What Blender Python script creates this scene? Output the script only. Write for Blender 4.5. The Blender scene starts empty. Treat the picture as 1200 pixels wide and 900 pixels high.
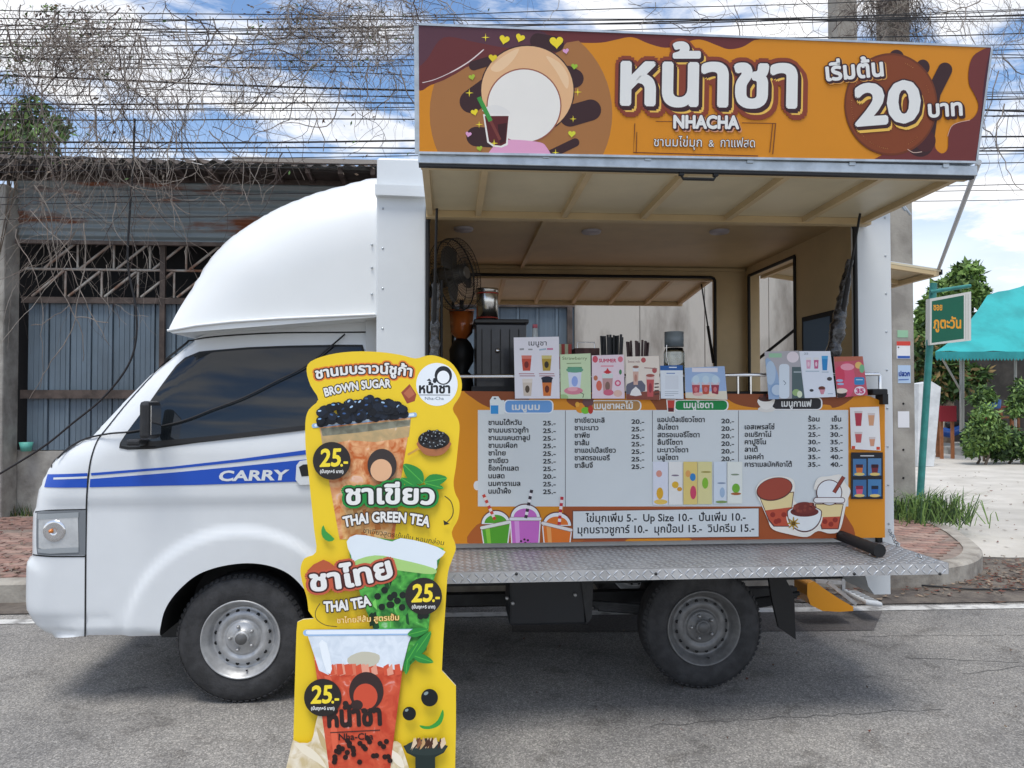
import bpy, bmesh, math, random
import numpy as np
from mathutils import Vector, Matrix
from mathutils.geometry import tessellate_polygon, delaunay_2d_cdt
random.seed(7)
S = bpy.context.scene
COL = S.collection
# ------------------------------------------------------------------ camera
FPX = 873.2
CAM = Vector((0.9963, -3.5353, 1.4072))
yaw, pitch, roll = 0.075645, 0.022349, -0.00095
F = Vector((math.sin(yaw)*math.cos(pitch), math.cos(yaw)*math.cos(pitch), math.sin(pitch)))
R = F.cross(Vector((0, 0, 1))).normalized(); U = R.cross(F)
R, U = math.cos(roll)*R+math.sin(roll)*U, -math.sin(roll)*R+math.cos(roll)*U
cd = bpy.data.cameras.new('camera'); cam = bpy.data.objects.new('camera', cd); COL.objects.link(cam)
cd.sensor_width = 36; cd.lens = FPX/1200*36; cd.clip_start = 0.05; cd.clip_end = 3000
cam.matrix_world = Matrix((( R.x, U.x, -F.x, CAM.x), (R.y, U.y, -F.y, CAM.y), (R.z, U.z, -F.z, CAM.z), (0, 0, 0, 1)))
S.camera = cam
# ------------------------------------------------------------------ world, sun, exposure
W = bpy.data.worlds.new('World'); S.world = W; W.use_nodes = True
nt = W.node_tree; nt.nodes.clear()
def N_(t, tree=nt, **k):
    n = tree.nodes.new(t)
    for a, b in k.items(): setattr(n, a, b)
    return n
SUN_EL, SUN_AZ = math.radians(70), math.radians(200)     # azimuth from +Y, clockwise
sky = N_('ShaderNodeTexSky', sky_type='NISHITA', sun_disc=False, sun_elevation=SUN_EL, sun_rotation=SUN_AZ, air_density=1.0, dust_density=0.15, ozone_density=2.2)
tc = N_('ShaderNodeTexCoord'); mp = N_('ShaderNodeMapping'); mp.inputs['Scale'].default_value = (1.3, 1.3, 4.2); mp.inputs['Rotation'].default_value = (0.1, 0.25, 0.3); mp.inputs['Location'].default_value = (0.35, 0.2, 0.12)
nz = N_('ShaderNodeTexNoise'); nz.inputs['Scale'].default_value = 3.1; nz.inputs['Detail'].default_value = 9; nz.inputs['Roughness'].default_value = 0.6; nz.inputs['Distortion'].default_value = 0.25
rmp = N_('ShaderNodeValToRGB'); rmp.color_ramp.elements[0].position = 0.44; rmp.color_ramp.elements[0].color = (0.05, 0.05, 0.05, 1); rmp.color_ramp.elements[1].position = 0.56; rmp.color_ramp.elements[1].color = (1, 1, 1, 1)
sep = N_('ShaderNodeSeparateXYZ'); mr = N_('ShaderNodeMapRange'); mr.inputs['From Min'].default_value = 0.36; mr.inputs['From Max'].default_value = 0.10; mr.inputs['To Min'].default_value = 0; mr.inputs['To Max'].default_value = 0.85
mx0 = N_('ShaderNodeMath', operation='MAXIMUM')
nz2 = N_('ShaderNodeTexNoise'); nz2.inputs['Scale'].default_value = 4.5; nz2.inputs['Detail'].default_value = 6
cr2 = N_('ShaderNodeValToRGB'); cr2.color_ramp.elements[0].position = 0.3; cr2.color_ramp.elements[0].color = (6.0, 6.25, 6.8, 1); cr2.color_ramp.elements[1].position = 0.62; cr2.color_ramp.elements[1].color = (8.0, 8.0, 8.1, 1)
mix = N_('ShaderNodeMix', data_type='RGBA'); bg = N_('ShaderNodeBackground'); bg.inputs['Strength'].default_value = 0.10; out = N_('ShaderNodeOutputWorld')
L = nt.links.new
L(tc.outputs['Generated'], mp.inputs['Vector']); L(mp.outputs[0], nz.inputs['Vector']); L(mp.outputs[0], nz2.inputs['Vector']); L(nz.outputs['Fac'], rmp.inputs['Fac'])
L(tc.outputs['Generated'], sep.inputs[0]); L(sep.outputs['Z'], mr.inputs['Value']); L(rmp.outputs[0], mx0.inputs[0]); L(mr.outputs[0], mx0.inputs[1])
L(nz2.outputs['Fac'], cr2.inputs['Fac']); L(mx0.outputs[0], mix.inputs['Factor']); hs = N_('ShaderNodeHueSaturation'); hs.inputs['Saturation'].default_value = 1.15; hs.inputs['Value'].default_value = 1.25; L(sky.outputs[0], hs.inputs['Color']); L(hs.outputs[0], mix.inputs['A']); L(cr2.outputs[0], mix.inputs['B']); L(mix.outputs['Result'], bg.inputs['Color']); L(bg.outputs[0], out.inputs[0])
sl = bpy.data.lights.new('sun', 'SUN'); sl.energy = 1.75; sl.angle = math.radians(26); sl.color = (1, 0.965, 0.9)
so = bpy.data.objects.new('sun', sl); COL.objects.link(so)
sd = Vector((math.sin(SUN_AZ)*math.cos(SUN_EL), math.cos(SUN_AZ)*math.cos(SUN_EL), math.sin(SUN_EL)))
so.rotation_euler = sd.to_track_quat('Z', 'Y').to_euler(); so.location = sd*30
S.view_settings.view_transform = 'Standard'; S.view_settings.look = 'None'; S.view_settings.gamma = 1; S.view_settings.exposure = 0.62
S.cycles.max_bounces = 8; S.cycles.diffuse_bounces = 4

# ------------------------------------------------------------------ pixel helpers (points on real planes)
def ray(u, v): return F + R*((u-600)/FPX) - U*((v-450)/FPX)
def at(u, v, Y): d = ray(u, v); return CAM + d*((Y-CAM.y)/d.y)
def gz(u, v, z=0.): d = ray(u, v); return CAM + d*((z-CAM.z)/d.z)
def lin(h):
    h = h.lstrip('#'); c = [int(h[i:i+2], 16)/255 for i in (0, 2, 4)]
    return tuple(x/12.92 if x <= .04045 else ((x+.055)/1.055)**2.4 for x in c)
# ------------------------------------------------------------------ materials
MATS = {}
def mat(name, col, rough=.6, metal=0., var=.0, scale=8., bump=0., bscale=None, col2=None, detail=6, coat=0., stretch=None, alpha=None, trans=0., lo=.4, hi=.6, ior=1.45, emit=0):
    if name in MATS: return MATS[name]
    c = lin(col) if isinstance(col, str) else col
    m = bpy.data.materials.new(name); m.use_nodes = True; t = m.node_tree; p = t.nodes['Principled BSDF']
    p.inputs['Base Color'].default_value = (*c, 1); p.inputs['Roughness'].default_value = rough; p.inputs['Metallic'].default_value = metal
    p.inputs['Coat Weight'].default_value = coat; p.inputs['Coat Roughness'].default_value = .08; p.inputs['IOR'].default_value = ior
    if trans: p.inputs['Transmission Weight'].default_value = trans
    if alpha is not None: p.inputs['Alpha'].default_value = alpha
    if emit: p.inputs['Emission Color'].default_value = (*c, 1); p.inputs['Emission Strength'].default_value = emit
    if var or bump or col2:
        tcn = t.nodes.new('ShaderNodeTexCoord'); src = tcn.outputs['Object']
        if stretch:
            mpn = t.nodes.new('ShaderNodeMapping'); mpn.inputs['Scale'].default_value = stretch; t.links.new(src, mpn.inputs[0]); src = mpn.outputs[0]
    if var or col2:
        n = t.nodes.new('ShaderNodeTexNoise'); n.inputs['Scale'].default_value = scale; n.inputs['Detail'].default_value = detail; n.inputs['Roughness'].default_value = .6
        r = t.nodes.new('ShaderNodeValToRGB'); r.color_ramp.elements[0].position = lo; r.color_ramp.elements[1].position = hi
        c2 = (lin(col2) if isinstance(col2, str) else col2) if col2 else tuple(x*(1-var) for x in c)
        c1 = c if col2 else tuple(min(1, x*(1+var)) for x in c)
        r.color_ramp.elements[0].color = (*c2, 1); r.color_ramp.elements[1].color = (*c1, 1)
        t.links.new(src, n.inputs['Vector']); t.links.new(n.outputs['Fac'], r.inputs['Fac']); t.links.new(r.outputs[0], p.inputs['Base Color'])
    if bump:
        n = t.nodes.new('ShaderNodeTexNoise'); n.inputs['Scale'].default_value = bscale or scale*3; n.inputs['Detail'].default_value = 5
        b = t.nodes.new('ShaderNodeBump'); b.inputs['Strength'].default_value = bump; b.inputs['Distance'].default_value = .01
        t.links.new(src, n.inputs['Vector']); t.links.new(n.outputs['Fac'], b.inputs['Height']); t.links.new(b.outputs[0], p.inputs['Normal'])
    MATS[name] = m
    return m
def P(h, rough=.45):
    if '~' in h:
        n = 'print_'+h
        if n in MATS: return MATS[n]
        cs = h.split('~'); m = mat(n, cs[0], rough, ior=1.4); t = m.node_tree; p = t.nodes['Principled BSDF']; k = t.links.new
        tcn = t.nodes.new('ShaderNodeTexCoord'); nn = t.nodes.new('ShaderNodeTexNoise'); nn.inputs['Scale'].default_value = 26; nn.inputs['Detail'].default_value = 3; nn.inputs['Distortion'].default_value = .9
        r = t.nodes.new('ShaderNodeValToRGB'); e = r.color_ramp.elements
        for i, c in enumerate(cs):
            pos = .36+.28*i/(len(cs)-1); q = e[0] if i == 0 else e[1] if i == len(cs)-1 else e.new(pos); q.position = pos; q.color = (*lin(c), 1)
        k(tcn.outputs['Object'], nn.inputs['Vector']); k(nn.outputs['Fac'], r.inputs['Fac']); k(r.outputs[0], p.inputs['Base Color']); return m
    return mat('print_'+h, h, rough, ior=1.4, var=.012, scale=5.)      # printed ink
PAINT = mat('white_paint', (.72, .745, .76), .32, coat=.35, var=.02, scale=3, bump=.012, bscale=1.5)
BOXW = mat('box_white_paint', (.70, .73, .745), .42, coat=.15, var=.03, scale=2.5, bump=.03, bscale=2.2)
DOME = mat('fibreglass_white', (.78, .80, .80), .35, coat=.3, var=.015, scale=2, bump=.02, bscale=4)
CREAM = mat('cream_paint', (.60, .46, .26), .5, var=.06, scale=3, bump=.04, bscale=6)
CREAM2 = mat('cream_skin', (.66, .575, .39), .4, var=.07, scale=2.2, bump=.05, bscale=3)
SEAL = mat('black_rubber', (.012, .012, .013), .55)
PLASTIC = mat('dark_plastic', (.022, .023, .026), .42, var=.15, scale=20)
GLASSD = mat('tinted_glass', (.012, .015, .018), .04, coat=.3)
ALU = mat('galvanised_steel', (.46, .50, .53), .38, .75, var=.12, scale=14, bump=.05, bscale=40)
PLATE = mat('checker_aluminium', (.28, .28, .285), .45, .4, var=.14, scale=9, bump=.08, bscale=60)
TREAD = mat('checker_tread', (.50, .51, .52), .3, .6, var=.1, scale=30)
CHROME = mat('chrome', (.75, .76, .78), .14, 1.)
TYRE = mat('tyre_rubber', (.040, .040, .042), .75, var=.25, scale=14, bump=.25, bscale=90)
RIM = mat('rim_steel', (.46, .465, .47), .4, .5, var=.12, scale=18, bump=.06, bscale=50)
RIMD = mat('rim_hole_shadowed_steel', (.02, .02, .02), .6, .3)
CHASSIS = mat('chassis_black', (.028, .029, .031), .6, var=.3, scale=9)
BLUE = mat('blue_decal', (.006, .075, .48), .35, coat=.3)

# ------------------------------------------------------------------ object helpers
def link(name, me, mats=None, parent=None, smooth=False, label=None, cat=None, group=None, kind=None, loc=None):
    o = bpy.data.objects.new(name, me); COL.objects.link(o)
    if mats is not None:
        for m in (mats if isinstance(mats, (list, tuple)) else [mats]): me.materials.append(m)
    if smooth:
        me.polygons.foreach_set('use_smooth', [True]*len(me.polygons))
    if parent is not None:
        o.parent = parent
        if parent.type == 'EMPTY' or parent.location.length > 0: o.matrix_parent_inverse = Matrix.Translation(-Vector(parent.location))
    elif kind is None and loc is None and len(me.vertices):
        a = np.empty(len(me.vertices)*3); me.vertices.foreach_get('co', a); a = a.reshape(-1, 3)
        c = Vector(((a[:, 0].min()+a[:, 0].max())/2, (a[:, 1].min()+a[:, 1].max())/2, a[:, 2].min()))
        a -= np.array(c); me.vertices.foreach_set('co', a.ravel()); o.location = c
    if loc is not None: o.location = loc
    if label: o['label'] = label
    if cat: o['category'] = cat
    if group: o['group'] = group
    if kind: o['kind'] = kind
    return o
def thing(name, label, cat, loc=(0, 0, 0), group=None):
    o = bpy.data.objects.new(name, None); COL.objects.link(o); o.location = loc; o.empty_display_size = .1
    o['label'] = label; o['category'] = cat
    if group: o['group'] = group
    return o
class MB:
    def __init__(s): s.v = []; s.f = []; s.m = []; s.sm = []
    def add(s, vs, fs, mi=0, sm=False):
        b = len(s.v); s.v += [tuple(v) for v in vs]; s.f += [tuple(b+i for i in f) for f in fs]; s.m += [mi]*len(fs); s.sm += [sm]*len(fs); return s
    def box(s, a, b, mi=0, bev=0., rot=None, c=None):
        (x0, y0, z0), (x1, y1, z1) = a, b
        if bev:
            bm = bmesh.new(); bmesh.ops.create_cube(bm, size=1)
            for v in bm.verts: v.co = Vector(((x0+x1)/2+v.co.x*(x1-x0), (y0+y1)/2+v.co.y*(y1-y0), (z0+z1)/2+v.co.z*(z1-z0)))
            bmesh.ops.bevel(bm, geom=bm.edges[:], offset=bev, segments=2, affect='EDGES', profile=.5)
            vs = [v.co.copy() for v in bm.verts]; bm.verts.index_update(); fs = [[v.index for v in f.verts] for f in bm.faces]; bm.free()
        else:
            vs = [Vector(p) for p in ((x0, y0, z0), (x1, y0, z0), (x1, y1, z0), (x0, y1, z0), (x0, y0, z1), (x1, y0, z1), (x1, y1, z1), (x0, y1, z1))]
            fs = [(0, 3, 2, 1), (4, 5, 6, 7), (0, 1, 5, 4), (1, 2, 6, 5), (2, 3, 7, 6), (3, 0, 4, 7)]
        if rot is not None:
            c = Vector(c) if c is not None else Vector(((x0+x1)/2, (y0+y1)/2, (z0+z1)/2)); vs = [c+rot@(v-c) for v in vs]
        return s.add(vs, fs, mi)
    def bar(s, p, q, w, h=None, mi=0):
        p, q = Vector(p), Vector(q); d = (q-p).normalized(); h = h or w
        a = d.cross(Vector((0, 1, 0))) if abs(d.y) < .9 else d.cross(Vector((0, 0, 1)))
        a.normalize(); b = d.cross(a)
        vs = [e+a*sx*w/2+b*sy*h/2 for e in (p, q) for sx, sy in ((-1, -1), (1, -1), (1, 1), (-1, 1))]
        return s.add(vs, [(3, 2, 1, 0), (4, 5, 6, 7), (0, 1, 5, 4), (1, 2, 6, 5), (2, 3, 7, 6), (3, 0, 4, 7)], mi)
    def tube(s, pts, r, n=8, mi=0, cap=True):
        pts = [Vector(p) for p in pts]; rs = r if isinstance(r, (list, tuple)) else [r]*len(pts); vs = []; fs = []
        up = Vector((0, 0, 1)); prev = None
        for i, p in enumerate(pts):
            d = (pts[min(i+1, len(pts)-1)]-pts[max(i-1, 0)]).normalized()
            if prev is None: a = d.cross(up) if abs(d.dot(up)) < .95 else d.cross(Vector((1, 0, 0)))
            else: a = prev-d*prev.dot(d)
            a.normalize(); prev = a; b = d.cross(a)
            vs += [p+(a*math.cos(k*2*math.pi/n)+b*math.sin(k*2*math.pi/n))*rs[i] for k in range(n)]
        for i in range(len(pts)-1):
            for k in range(n): fs.append((i*n+k, i*n+(k+1) % n, (i+1)*n+(k+1) % n, (i+1)*n+k))
        s.add(vs, fs, mi, True)
        if cap and n > 2: s.add(vs[:n], [tuple(range(n))[::-1]], mi); s.add(vs[-n:], [tuple(range(n))], mi)
        return s
    def lathe(s, prof, c, axis='z', n=32, mi=0, closed=False, mis=None):
        c = Vector(c); vs = []
        for r, h in prof:
            for k in range(n):
                t = 2*math.pi*k/n; x, y = r*math.cos(t), r*math.sin(t)
                vs.append(c+(Vector((x, y, h)) if axis == 'z' else Vector((x, h, y)) if axis == 'y' else Vector((h, x, y))))
        m = len(prof)
        for i in range(m if closed else m-1):
            j = (i+1) % m; b = len(s.v)
            fs = [(i*n+k, i*n+(k+1) % n, j*n+(k+1) % n, j*n+k) for k in range(n)]
            if i == 0: base = len(s.v); s.v += [tuple(v) for v in vs]
            mm = mis[i] if mis else mi
            s.f += [tuple(base+q for q in f) for f in fs]; s.m += [mm]*len(fs); s.sm += [True]*len(fs)
        return s
    def prism(s, pts, y0, y1, mi=0, sm=False):
        """pts: list of (x,z); front face at y0, back at y1"""
        n = len(pts); tri = tessellate_polygon([[Vector((p[0], p[1], 0)) for p in pts]])
        f = [(p[0], y0, p[1]) for p in pts]; b = [(p[0], y1, p[1]) for p in pts]
        area = sum(pts[i][0]*pts[(i+1) % n][1]-pts[(i+1) % n][0]*pts[i][1] for i in range(n))
        s.add(f+b, [t for t in tri]+[tuple(i+n for i in t[::-1]) for t in tri], mi)
        s.add(f+b, [((i, (i+1) % n, n+(i+1) % n, n+i) if area < 0 else (i, n+i, n+(i+1) % n, (i+1) % n)) for i in range(n)], mi, sm)
        return s
    def mesh(s, name):
        me = bpy.data.meshes.new(name); me.from_pydata(s.v, [], s.f); me.polygons.foreach_set('material_index', s.m); me.polygons.foreach_set('use_smooth', s.sm); me.update(); return me
    def build(s, name, mats, parent=None, fix=True, **k):
        me = s.mesh(name)
        if fix:
            bm = bmesh.new(); bm.from_mesh(me); bmesh.ops.recalc_face_normals(bm, faces=bm.faces); bm.to_mesh(me); bm.free()
        return link(name, me, mats, parent, **k)
def catmull(pts, n=6, closed=False):
    P_ = [Vector(p) for p in pts]; out = []; m = len(P_)
    for i in range(m if closed else m-1):
        g = lambda j: P_[j % m] if closed else P_[max(0, min(m-1, j))]
        a, b, c, d = g(i-1), g(i), g(i+1), g(i+2)
        for k in range(n):
            t = k/n; out.append(.5*((2*b)+(c-a)*t+(2*a-5*b+4*c-d)*t*t+(3*b-a-3*c+d)*t**3))
    if not closed: out.append(P_[-1])
    return out
def inside(poly, x, z):
    px = poly[:, 0]; pz = poly[:, 1]; qx = np.roll(px, -1); qz = np.roll(pz, -1); r = np.zeros(x.shape, bool)
    for i in range(len(px)):
        c = ((pz[i] > z) != (qz[i] > z)); 
        with np.errstate(divide='ignore', invalid='ignore'): xi = (qx[i]-px[i])*(z-pz[i])/(qz[i]-pz[i])+px[i]
        r ^= c & (x < xi)
    return r
def dist_line(pl, x, z):
    pl = np.asarray(pl); d = np.full(np.shape(x), 9.)
    for i in range(len(pl)-1):
        a, b = pl[i], pl[i+1]; ab = b-a; t = np.clip(((x-a[0])*ab[0]+(z-a[1])*ab[1])/(ab@ab+1e-12), 0, 1)
        d = np.minimum(d, np.hypot(x-a[0]-t*ab[0], z-a[1]-t*ab[1]))
    return d
def filled(poly, step, yfun, off=0.):
    """triangulated XZ polygon with interior grid, draped on y=yfun(x,z)-off"""
    poly = np.array([(p[0], p[1]) for p in poly]); res = []
    for i in range(len(poly)):
        a, b = poly[i], poly[(i+1) % len(poly)]; k = max(1, int(np.hypot(*(b-a))/step)); res += [a+(b-a)*t/k for t in range(k)]
    res = np.array(res); xs = np.arange(res[:, 0].min(), res[:, 0].max(), step); zs = np.arange(res[:, 1].min(), res[:, 1].max(), step)
    gx, gzz = np.meshgrid(xs, zs); gx = gx.ravel(); gzz = gzz.ravel(); ok = inside(res, gx, gzz) & (dist_line(np.vstack([res, res[:1]]), gx, gzz) > step*.45)
    pts = np.vstack([res, np.c_[gx[ok], gzz[ok]]]); n = len(res)
    vo, eo, fo, *_ = delaunay_2d_cdt([Vector(p) for p in pts], [], [list(range(n))], 1, 1e-6)
    V = np.array([tuple(v) for v in vo]); y = yfun(V[:, 0], V[:, 1])-off
    return [(V[i, 0], y[i], V[i, 1]) for i in range(len(V))], [tuple(f) for f in fo], res
# ------------------------------------------------------------------ prints
TXT = {}
def text_mesh(s, off):
    k = (s, round(off, 4))
    if k not in TXT:
        cu = bpy.data.curves.new('t', 'FONT'); cu.body = s; cu.offset = off; cu.resolution_u = 3; o = bpy.data.objects.new('t', cu); COL.objects.link(o)
        bpy.context.view_layer.update(); me = bpy.data.meshes.new_from_object(o.evaluated_get(bpy.context.evaluated_depsgraph_get()))
        TXT[k] = ([(v.co.x, v.co.y) for v in me.vertices], [tuple(p.vertices) for p in me.polygons])
        bpy.data.objects.remove(o); bpy.data.curves.remove(cu); bpy.data.meshes.remove(me)
    return TXT[k]
def clip_convex(pts, cl):
    out = pts; m = len(cl); ar = sum(cl[i][0]*cl[(i+1) % m][1]-cl[(i+1) % m][0]*cl[i][1] for i in range(m)); sg = 1 if ar > 0 else -1
    for i in range(m):
        a, b = cl[i], cl[(i+1) % m]; side = lambda p: sg*((b[0]-a[0])*(p[1]-a[1])-(b[1]-a[1])*(p[0]-a[0])); inp, out = out, []
        for j in range(len(inp)):
            p, q = inp[j], inp[(j+1) % len(inp)]; sp, sq = side(p), side(q)
            if sp >= 0: out.append(p)
            if (sp >= 0) != (sq >= 0): t = sp/(sp-sq); out.append((p[0]+(q[0]-p[0])*t, p[1]+(q[1]-p[1])*t))
        if not out: return []
    return out
class Print:
    STEP = .00005
    def __init__(s, O, Ux, V, clip=None):
        s.O = Vector(O); s.U = Vector(Ux).normalized(); s.V = Vector(V); s.V = (s.V-s.U*s.V.dot(s.U)).normalized(); s.N = s.U.cross(s.V); s.N *= (1 if s.N.dot(CAM-s.O) > 0 else -1)
        s.art = MB(); s.txt = MB(); s.mats = []; s.l = 1; s.clip = [s.to(*p) for p in clip] if clip else None
    def to(s, u, v):
        d = ray(u, v); p = CAM+d*((s.O-CAM).dot(s.N)/d.dot(s.N))-s.O; return (p.dot(s.U), p.dot(s.V))
    def w(s, a, b, l): return s.O+s.U*a+s.V*b+s.N*(s.STEP*l)
    def mi(s, h):
        if h not in s.mats: s.mats.append(h)
        return s.mats.index(h)
    def local(s, pts, h, same=False):
        if s.clip: pts = clip_convex(pts, s.clip)
        if len(pts) < 3: return
        if not same: s.l += 1
        tri = tessellate_polygon([[Vector((p[0], p[1], 0)) for p in pts]])
        s.art.add([s.w(p[0], p[1], s.l) for p in pts], tri, s.mi(h))
    def poly(s, px, h, sm=0, same=False):
        if sm: px = [tuple(p) for p in catmull([(a, b, 0) for a, b in px], sm, True)]
        s.local([s.to(p[0], p[1]) for p in px], h, same)
    def rect(s, x0, y0, x1, y1, h, same=False): s.poly([(x0, y0), (x1, y0), (x1, y1), (x0, y1)], h, 0, same)
    def rrect(s, x0, y0, x1, y1, r, h, same=False):
        px = []
        for cx, cy, a in ((x1-r, y0+r, -90), (x1-r, y1-r, 0), (x0+r, y1-r, 90), (x0+r, y0+r, 180)):
            px += [(cx+r*math.cos(math.radians(a+k*22.5)), cy+r*math.sin(math.radians(a+k*22.5))) for k in range(5)]
        s.poly(px, h, 0, same)
    def ell(s, cx, cy, rx, ry, h, rot=0, a0=0, a1=360, n=36, same=False):
        c, t = math.cos(math.radians(rot)), math.sin(math.radians(rot)); px = []
        for k in range(n if a1-a0 >= 360 else n+1):
            a = math.radians(a0+(a1-a0)*k/n); x, y = rx*math.cos(a), ry*math.sin(a); px.append((cx+x*c-y*t, cy+x*t+y*c))
        s.poly(px, h, 0, same)
    def caps(s, x0, y0, x1, y1, r, h, r2=None):
        r2 = r2 or r; a = math.degrees(math.atan2(y1-y0, x1-x0)); px = [(x0+r*math.cos(math.radians(a+90+k*15)), y0+r*math.sin(math.radians(a+90+k*15))) for k in range(13)]
        px += [(x1+r2*math.cos(math.radians(a-90+k*15)), y1+r2*math.sin(math.radians(a-90+k*15))) for k in range(13)]; s.poly(px, h)
    def line(s, px, w, h, sm=0, same=False):
        if sm: px = [tuple(p) for p in catmull([(a, b, 0) for a, b in px], sm)]
        Lf, Rt = [], []
        for i, p in enumerate(px):
            q = px[min(i+1, len(px)-1)]; o = px[max(i-1, 0)]; dx, dy = q[0]-o[0], q[1]-o[1]; d = math.hypot(dx, dy) or 1; ww = w[i*(len(w)-1)//max(1, len(px)-1)] if isinstance(w, (list, tuple)) else w
            Lf.append((p[0]-dy/d*ww/2, p[1]+dx/d*ww/2)); Rt.append((p[0]+dy/d*ww/2, p[1]-dx/d*ww/2))
        s.poly(Lf+Rt[::-1], h, 0, same)
    def star(s, cx, cy, r, h='f7e23c', k=.18):
        s.poly([(cx+math.cos(math.radians(a*45))*(r if a % 2 == 0 else r*k), cy+math.sin(math.radians(a*45))*(r if a % 2 == 0 else r*k)) for a in range(8)], h)
    def heart(s, cx, cy, r, h, rot=0):
        px = []
        for k in range(24):
            t = 2*math.pi*k/24; x = 16*math.sin(t)**3/16*r; y = -(13*math.cos(t)-5*math.cos(2*t)-2*math.cos(3*t)-math.cos(4*t))/16*r; c, d = math.cos(math.radians(rot)), math.sin(math.radians(rot)); px.append((cx+x*c-y*d, cy+x*d+y*c))
        s.poly(px, h)
    def _emit(s, vs, fs, off, fn, h):
        cp = [(0, 0)]
        if off > 0:
            n = 14 if off > .06 else 10; cp += [(off*math.cos(2*math.pi*k/n), off*math.sin(2*math.pi*k/n)) for k in range(n)]
            if off > .075: cp += [(off*.55*math.cos(2*math.pi*(k+.5)/8), off*.55*math.sin(2*math.pi*(k+.5)/8)) for k in range(8)]
        m = s.mi(h)
        for j, (ox, oy) in enumerate(cp): s.txt.add([s.w(*fn(a+ox, b+oy), s.l-j/26) for a, b in vs], fs, m)
    def text(s, t, x, y, ht, h, w=None, off=.0, rot=0, bend=0, dx=0, dy=0, same=False, shear=0, latin=False, wref=None):
        """baseline start (x,y) px, letter height ht px, width w px; rot degrees ccw; bend px sag"""
        if not same: s.l += 1
        vs, fs = text_mesh(t, 0.0)
        x0 = min(a for a, b in vs); x1 = max(a for a, b in vs); H = .7 if latin else .553
        ky = ht/H; kx = (w/(x1-x0)) if w else ky; c, d = math.cos(math.radians(rot)), math.sin(math.radians(rot)); asp = ky/kx
        def fn(a, b):
            X = (a-x0)*kx+b*ky*shear; Y = b*ky; T = (a-x0)/(x1-x0); ysag = bend*(4*T*(1-T)); sl = bend*4*(1-2*T)/max(1e-6, (x1-x0)*kx); X -= Y*sl*.8
            return s.to(x+dx+X*c-(Y+ysag)*d, y+dy-(X*d+(Y+ysag)*c))
        s._emit(vs, fs, off, fn, h)
    def tbox(s, t, x0, y0, x1, y1, h, off=0., dx=0, dy=0):
        s.l += 1; vs, fs = text_mesh(t, 0.); a0 = min(a for a, b in vs); a1 = max(a for a, b in vs); b0 = min(b for a, b in vs); b1 = max(b for a, b in vs)
        s._emit(vs, fs, off, lambda a, b: s.to(x0+dx+(a-a0)/(a1-a0)*(x1-x0), y1+dy-(b-b0)/(b1-b0)*(y1-y0)), h)
    def build(s, parent, fix=False):
        ms = [P(h) for h in s.mats]
        for m, n in ((s.art, 'printed_artwork'), (s.txt, 'printed_lettering')):
            if m.v: link(n, m.mesh(n), ms, parent)
PXM = 3.5/873.2
# =================================================================== SETTING: ground
ASPH = mat('asphalt', (.185, .18, .175), .92, var=.0, bump=.5, scale=60, bscale=170)
def asphalt_nodes():
    t = ASPH.node_tree; p = t.nodes['Principled BSDF']; tc_ = t.nodes.new('ShaderNodeTexCoord')
    a = t.nodes.new('ShaderNodeTexVoronoi'); a.inputs['Scale'].default_value = 170
    r = t.nodes.new('ShaderNodeValToRGB'); r.color_ramp.elements[0].position = .0; r.color_ramp.elements[0].color = (.13, .124, .118, 1); r.color_ramp.elements[1].position = 1; r.color_ramp.elements[1].color = (.50, .475, .44, 1)
    e = r.color_ramp.elements.new(.6); e.color = (.275, .266, .252, 1)
    n = t.nodes.new('ShaderNodeTexNoise'); n.inputs['Scale'].default_value = 1.1; n.inputs['Detail'].default_value = 7; n.inputs['Roughness'].default_value = .65
    r2 = t.nodes.new('ShaderNodeValToRGB'); r2.color_ramp.elements[0].position = .32; r2.color_ramp.elements[0].color = (.66, .66, .67, 1); r2.color_ramp.elements[1].position = .62; r2.color_ramp.elements[1].color = (1.12, 1.1, 1.07, 1)
    n3 = t.nodes.new('ShaderNodeTexNoise'); n3.inputs['Scale'].default_value = 240; n3.inputs['Detail'].default_value = 3
    m = t.nodes.new('ShaderNodeMix'); m.data_type = 'RGBA'; m.blend_type = 'MULTIPLY'; m.inputs['Factor'].default_value = 1
    n4 = t.nodes.new('ShaderNodeTexNoise'); n4.inputs['Scale'].default_value = 4.5; n4.inputs['Detail'].default_value = 8; n4.inputs['Roughness'].default_value = .7; n4.inputs['Distortion'].default_value = .5
    r4 = t.nodes.new('ShaderNodeValToRGB'); r4.color_ramp.elements[0].position = .36; r4.color_ramp.elements[0].color = (.72, .71, .70, 1); r4.color_ramp.elements[1].position = .46; r4.color_ramp.elements[1].color = (1, 1, 1, 1)
    m4 = t.nodes.new('ShaderNodeMix'); m4.data_type = 'RGBA'; m4.blend_type = 'MULTIPLY'; m4.inputs['Factor'].default_value = 1
    k = t.links.new; k(tc_.outputs['Object'], a.inputs['Vector']); k(tc_.outputs['Object'], n.inputs['Vector']); k(a.outputs['Color'], r.inputs['Fac']); k(n.outputs['Fac'], r2.inputs['Fac']); k(r.outputs[0], m.inputs['A']); k(r2.outputs[0], m.inputs['B']); k(tc_.outputs['Object'], n4.inputs['Vector']); k(n4.outputs['Fac'], r4.inputs['Fac']); k(m.outputs['Result'], m4.inputs['A']); k(r4.outputs[0], m4.inputs['B']); k(m4.outputs['Result'], p.inputs['Base Color'])
asphalt_nodes()
CONC = mat('pale_concrete', (.58, .545, .49), .9, var=.0, col2=(.45, .42, .37), scale=1.6, bump=.2, bscale=40, lo=.35, hi=.65)
CONCG = mat('grey_concrete', (.44, .43, .39), .9, col2=(.21, .20, .18), scale=3.2, bump=.35, bscale=30, lo=.35, hi=.62)
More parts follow.
